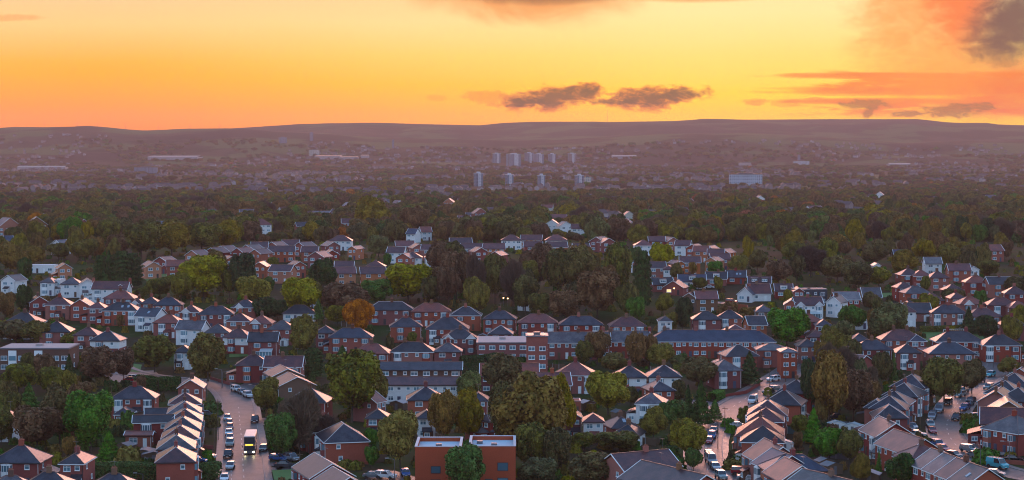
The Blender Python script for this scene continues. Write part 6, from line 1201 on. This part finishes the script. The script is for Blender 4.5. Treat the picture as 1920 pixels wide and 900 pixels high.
def hedge(pts, h, w, kind, look):
    P = [G(*p) for p in pts]; o = P[0]; cen = []; nor = []; rng = RNG
    for a, b in zip(P[:-1], P[1:]):
        d = (b - a); L_ = d.length; d.normalize(); s = Vector((-d.y, d.x, 0)); n = int(L_ * h * 90)
        for _ in range(n):
            u = rng.uniform(0, L_); th = rng.uniform(0, math.pi); zz = math.sin(th) ** .5 * h * (.86 + .16 * vnoise(u * .6, 3)); yy = math.cos(th) * w / 2 * (1 + .15 * vnoise(u, 7))
            if rng.random() < .45: zz = rng.uniform(0, h * .9); yy = math.copysign(w / 2, yy) * rng.uniform(.85, 1.05)
            q = a + d * u + s * yy - o; cen.append((q.x, q.y, zg(*(q + o).xy) - o.z + zz)); nn = s * math.cos(th) + Vector((0, 0, math.sin(th) + .2)); nor.append(tuple(nn.normalized()))
    t = thing('hedge', 'hedge', o.copy(), 0, look, 'hedges'); link('foliage', leaf_mesh('foliage', np.array(cen), np.array(nor), .16, kind, rng), t)
    m = MB()
    for a, b in zip(P[:-1], P[1:]):
        n = max(1, int((b - a).length / 1.2))
        for i in range(n): q = a.lerp(b, (i + .5) / n) - o; m.bar((q.x, q.y, q.z - .3), (q.x, q.y, q.z + h * .6), .07)
    m.build('stem', 'bark', t)
hedge([(165, 899), (222, 896), (300, 897), (414, 897)], 3.6, 3.0, 'leaf_green', 'long tall green hedge along the bottom beside the bus street')
hedge([(258, 729), (300, 733), (338, 733)], 4.2, 3, 'leaf_conifer', 'thick dark evergreen hedge behind the brick pair')
hedge([(258, 558), (300, 540), (325, 528)], 3.2, 2.4, 'leaf_dark', 'dark hedge running up the slope beside the conifers')
hedge([(864, 697), (905, 695), (935, 690)], 5.0, 4, 'leaf_conifer', 'dark evergreen hedge below the brick flats'); hedge([(950, 694), (1000, 695)], 4.2, 3.5, 'leaf_conifer', 'smaller dark evergreen hedge against the square flats'); hedge([(1262, 700), (1330, 700)], 2.6, 2.5, 'leaf_dark', 'dark hedge beneath the long blue slate terrace')
hedge([(1380, 870), (1398, 862)], 1.8, 1.8, 'leaf_green', 'clipped green hedge by the red car'); hedge([(1825, 790), (1845, 790)], 1.8, 1.8, 'leaf_green', 'clipped green hedge on the east street')
hedge([(1725, 622), (1745, 622), (1812, 619)], 2.0, 2.0, 'leaf_dark', 'long dark hedge at the back of the bright lawn'); hedge([(1335, 752), (1352, 745)], 2.4, 2.4, 'leaf_green', 'fresh green hedge at the mid street bend')
p = G(1788, 637); t = thing('goal_frame', 'goal', p, R(10), 'white goal frame with net on the bright green lawn'); m = MB()
for e in (-1, 1): m.bar((e * 3.6, 0, 0), (e * 3.6, 0, 3.6), .09); m.bar((e * 3.6, 0, 3.6), (e * 3.6, 2.2, 0), .06)
m.bar((-3.6, 0, 3.6), (3.6, 0, 3.6), .09); m.build('post', 'paint_white', t); m = MB(); [m.bar((x * .72, 0, 3.6), (x * .72, 2.2, 0), .02) for x in range(-4, 5)]; m.build('net', 'paint_white', t)
# ------------------------------------------------------------------ haze: one closed box of even, thin air round everything
m = bpy.data.materials.new('haze'); m.use_nodes = True; nt = m.node_tree; nt.nodes.clear(); vo = nt.nodes.new('ShaderNodeVolumePrincipled'); mo = nt.nodes.new('ShaderNodeOutputMaterial')
vo.inputs['Color'].default_value = HAZE_COLOR; vo.inputs['Density'].default_value = HAZE_DENSITY; vo.inputs['Anisotropy'].default_value = .1; nt.links.new(vo.outputs[0], mo.inputs['Volume'])
MATS['haze'] = m; q = MB(); q.box(-5200, 5200, -600, 13100, -130, 300); o = q.build('haze', 'haze'); o['kind'] = 'stuff'
# ------------------------------------------------------------------ labels: look + where it stands against something one can find
MARKS = [(464, 830, 'the double-decker bus'), (865, 850, 'the bright red flat-roofed block'), (670, 595, 'the rust-orange tree'), (1335, 645, 'the long blue slate terrace'), (66, 665, 'the brown brick flats'), (660, 725, 'the very large dark oak'), (988, 775, 'the biggest golden-green tree'), (1205, 525, 'the tall dark cypress'), (1240, 480, 'the butter-yellow tree'),
         (790, 705, 'the terrace with white panels'), (892, 530, 'the pale bare-trunked tree'), (205, 535, 'the long white house with two chimneys'), (228, 505, 'the dark evergreen row'), (1780, 630, 'the bright green lawn'), (1668, 600, 'the big grey-green willow'), (1475, 612, 'the rounded green tree'), (1140, 735, 'the broad yellow-green tree'), (1372, 565, 'the red car on the slope'),
         (587, 680, 'the rounded conifer'), (1007, 660, 'the square brick flats'), (1405, 690, 'the big dark conifer'), (1870, 870, 'the turquoise van'), (1400, 340, 'the ribbed pale blue slab'), (765, 530, 'the yellow-green tree below the estate'), (472, 548, 'the pale yellow-green tree'), (1770, 710, 'the tree over the east street'), (258, 755, 'the brick pair with teal bays'), (1522, 545, 'the dark clad flat-roofed house'),
         (640, 830, 'the big pale-hipped brick house'), (1412, 750, 'the white van'), (300, 895, 'the long bottom hedge'), (1006, 300, 'the distant tower cluster'), (330, 298, 'the gleaming long warehouse'), (80, 620, 'the dark roofed bungalows'), (382, 515, 'the tall yellow-green tree'), (1570, 710, 'the bare brown wood'), (1487, 866, 'the smooth pink roof'), (1762, 847, 'the stepped terrace row')]
ORD = ['', 'second ', 'third ', 'fourth ', 'fifth ', 'sixth ', 'seventh ', 'eighth ', 'ninth ', 'tenth ', 'eleventh ', 'twelfth ', 'thirteenth ', 'fourteenth ', 'fifteenth ', 'sixteenth ', 'seventeenth ', 'eighteenth ', 'nineteenth ', 'twentieth ']
def where(px):
    best = min(MARKS, key=lambda k: (k[0] - px[0]) ** 2 + ((k[1] - px[1]) * 1.6) ** 2); dx, dy = px[0] - best[0], (px[1] - best[1]) * 1.6
    d = math.hypot(dx, dy)
    if abs(dx) > abs(dy) * 1.9: r = 'left of' if dx < 0 else 'right of'
    elif abs(dy) > abs(dx) * 1.9: r = 'behind' if dy < 0 else 'in front of'
    else: r = ('behind and left of' if dx < 0 else 'behind and right of') if dy < 0 else ('below and left of' if dx < 0 else 'below and right of')
    return r + ' ' + best[2], d
seen = {}
base = {}
for o, look, px in THINGS: base.setdefault(look, []).append((o, px))
for look, items in base.items():
    if len(items) == 1: items[0][0]['label'] = look; continue
    sub = {}
    for o, px in items: w_, d = where(px); sub.setdefault(w_, []).append((d, o))
    for w_, lst in sub.items():
        lst.sort(key=lambda k: k[0])
        for i, (d, o) in enumerate(lst): o['label'] = (ORD[min(i, len(ORD) - 1)] + look + ', ' + w_)
allseen = {}
for o, _, _ in THINGS:
    lb = o['label']; n = len(lb.replace(',', ' ').split())
    if n > 16:
        ws = lb.split(); o['label'] = lb.replace(' and left of', ' left of').replace(' and right of', ' right of').replace('broadleaf ', '').replace('dormer ', '')
        lb = o['label']
        if len(lb.split()) > 16: lb = lb.replace(' parked off the road', '').replace(' parked at the kerb', '').replace('small ', '').replace(' with small crossarm', '').replace('semi detached ', ''); o['label'] = lb
        for a_, b_ in ((' with two chimneys', ''), ('slim pale tower block with bright white', 'slim tower block, white'), ('white rendered', 'white'), ('dark slate', 'slate'), (' trees,', ' trees'), ('below and ', 'below '), ('behind and ', 'behind '), ('hazy ', '')):
            if len(lb.split()) > 16: lb = lb.replace(a_, b_); o['label'] = lb
        if len(lb.split()) > 16: lb = lb.replace(' with ', ', ', 1).replace(' roof', ' top', 0); o['label'] = lb
    allseen.setdefault(o['label'], []).append(o)
print('LABEL dup', sum(len(v) for v in allseen.values() if len(v) > 1), 'long', [o['label'] for o, _, _ in THINGS if len(o['label'].split()) > 16][:8])
print('COUNT things', len(THINGS), 'trees', len(TREES), 'houses', len([1 for o, _, _ in THINGS if o.get('category') == 'house']), 'objs', len(bpy.data.objects))
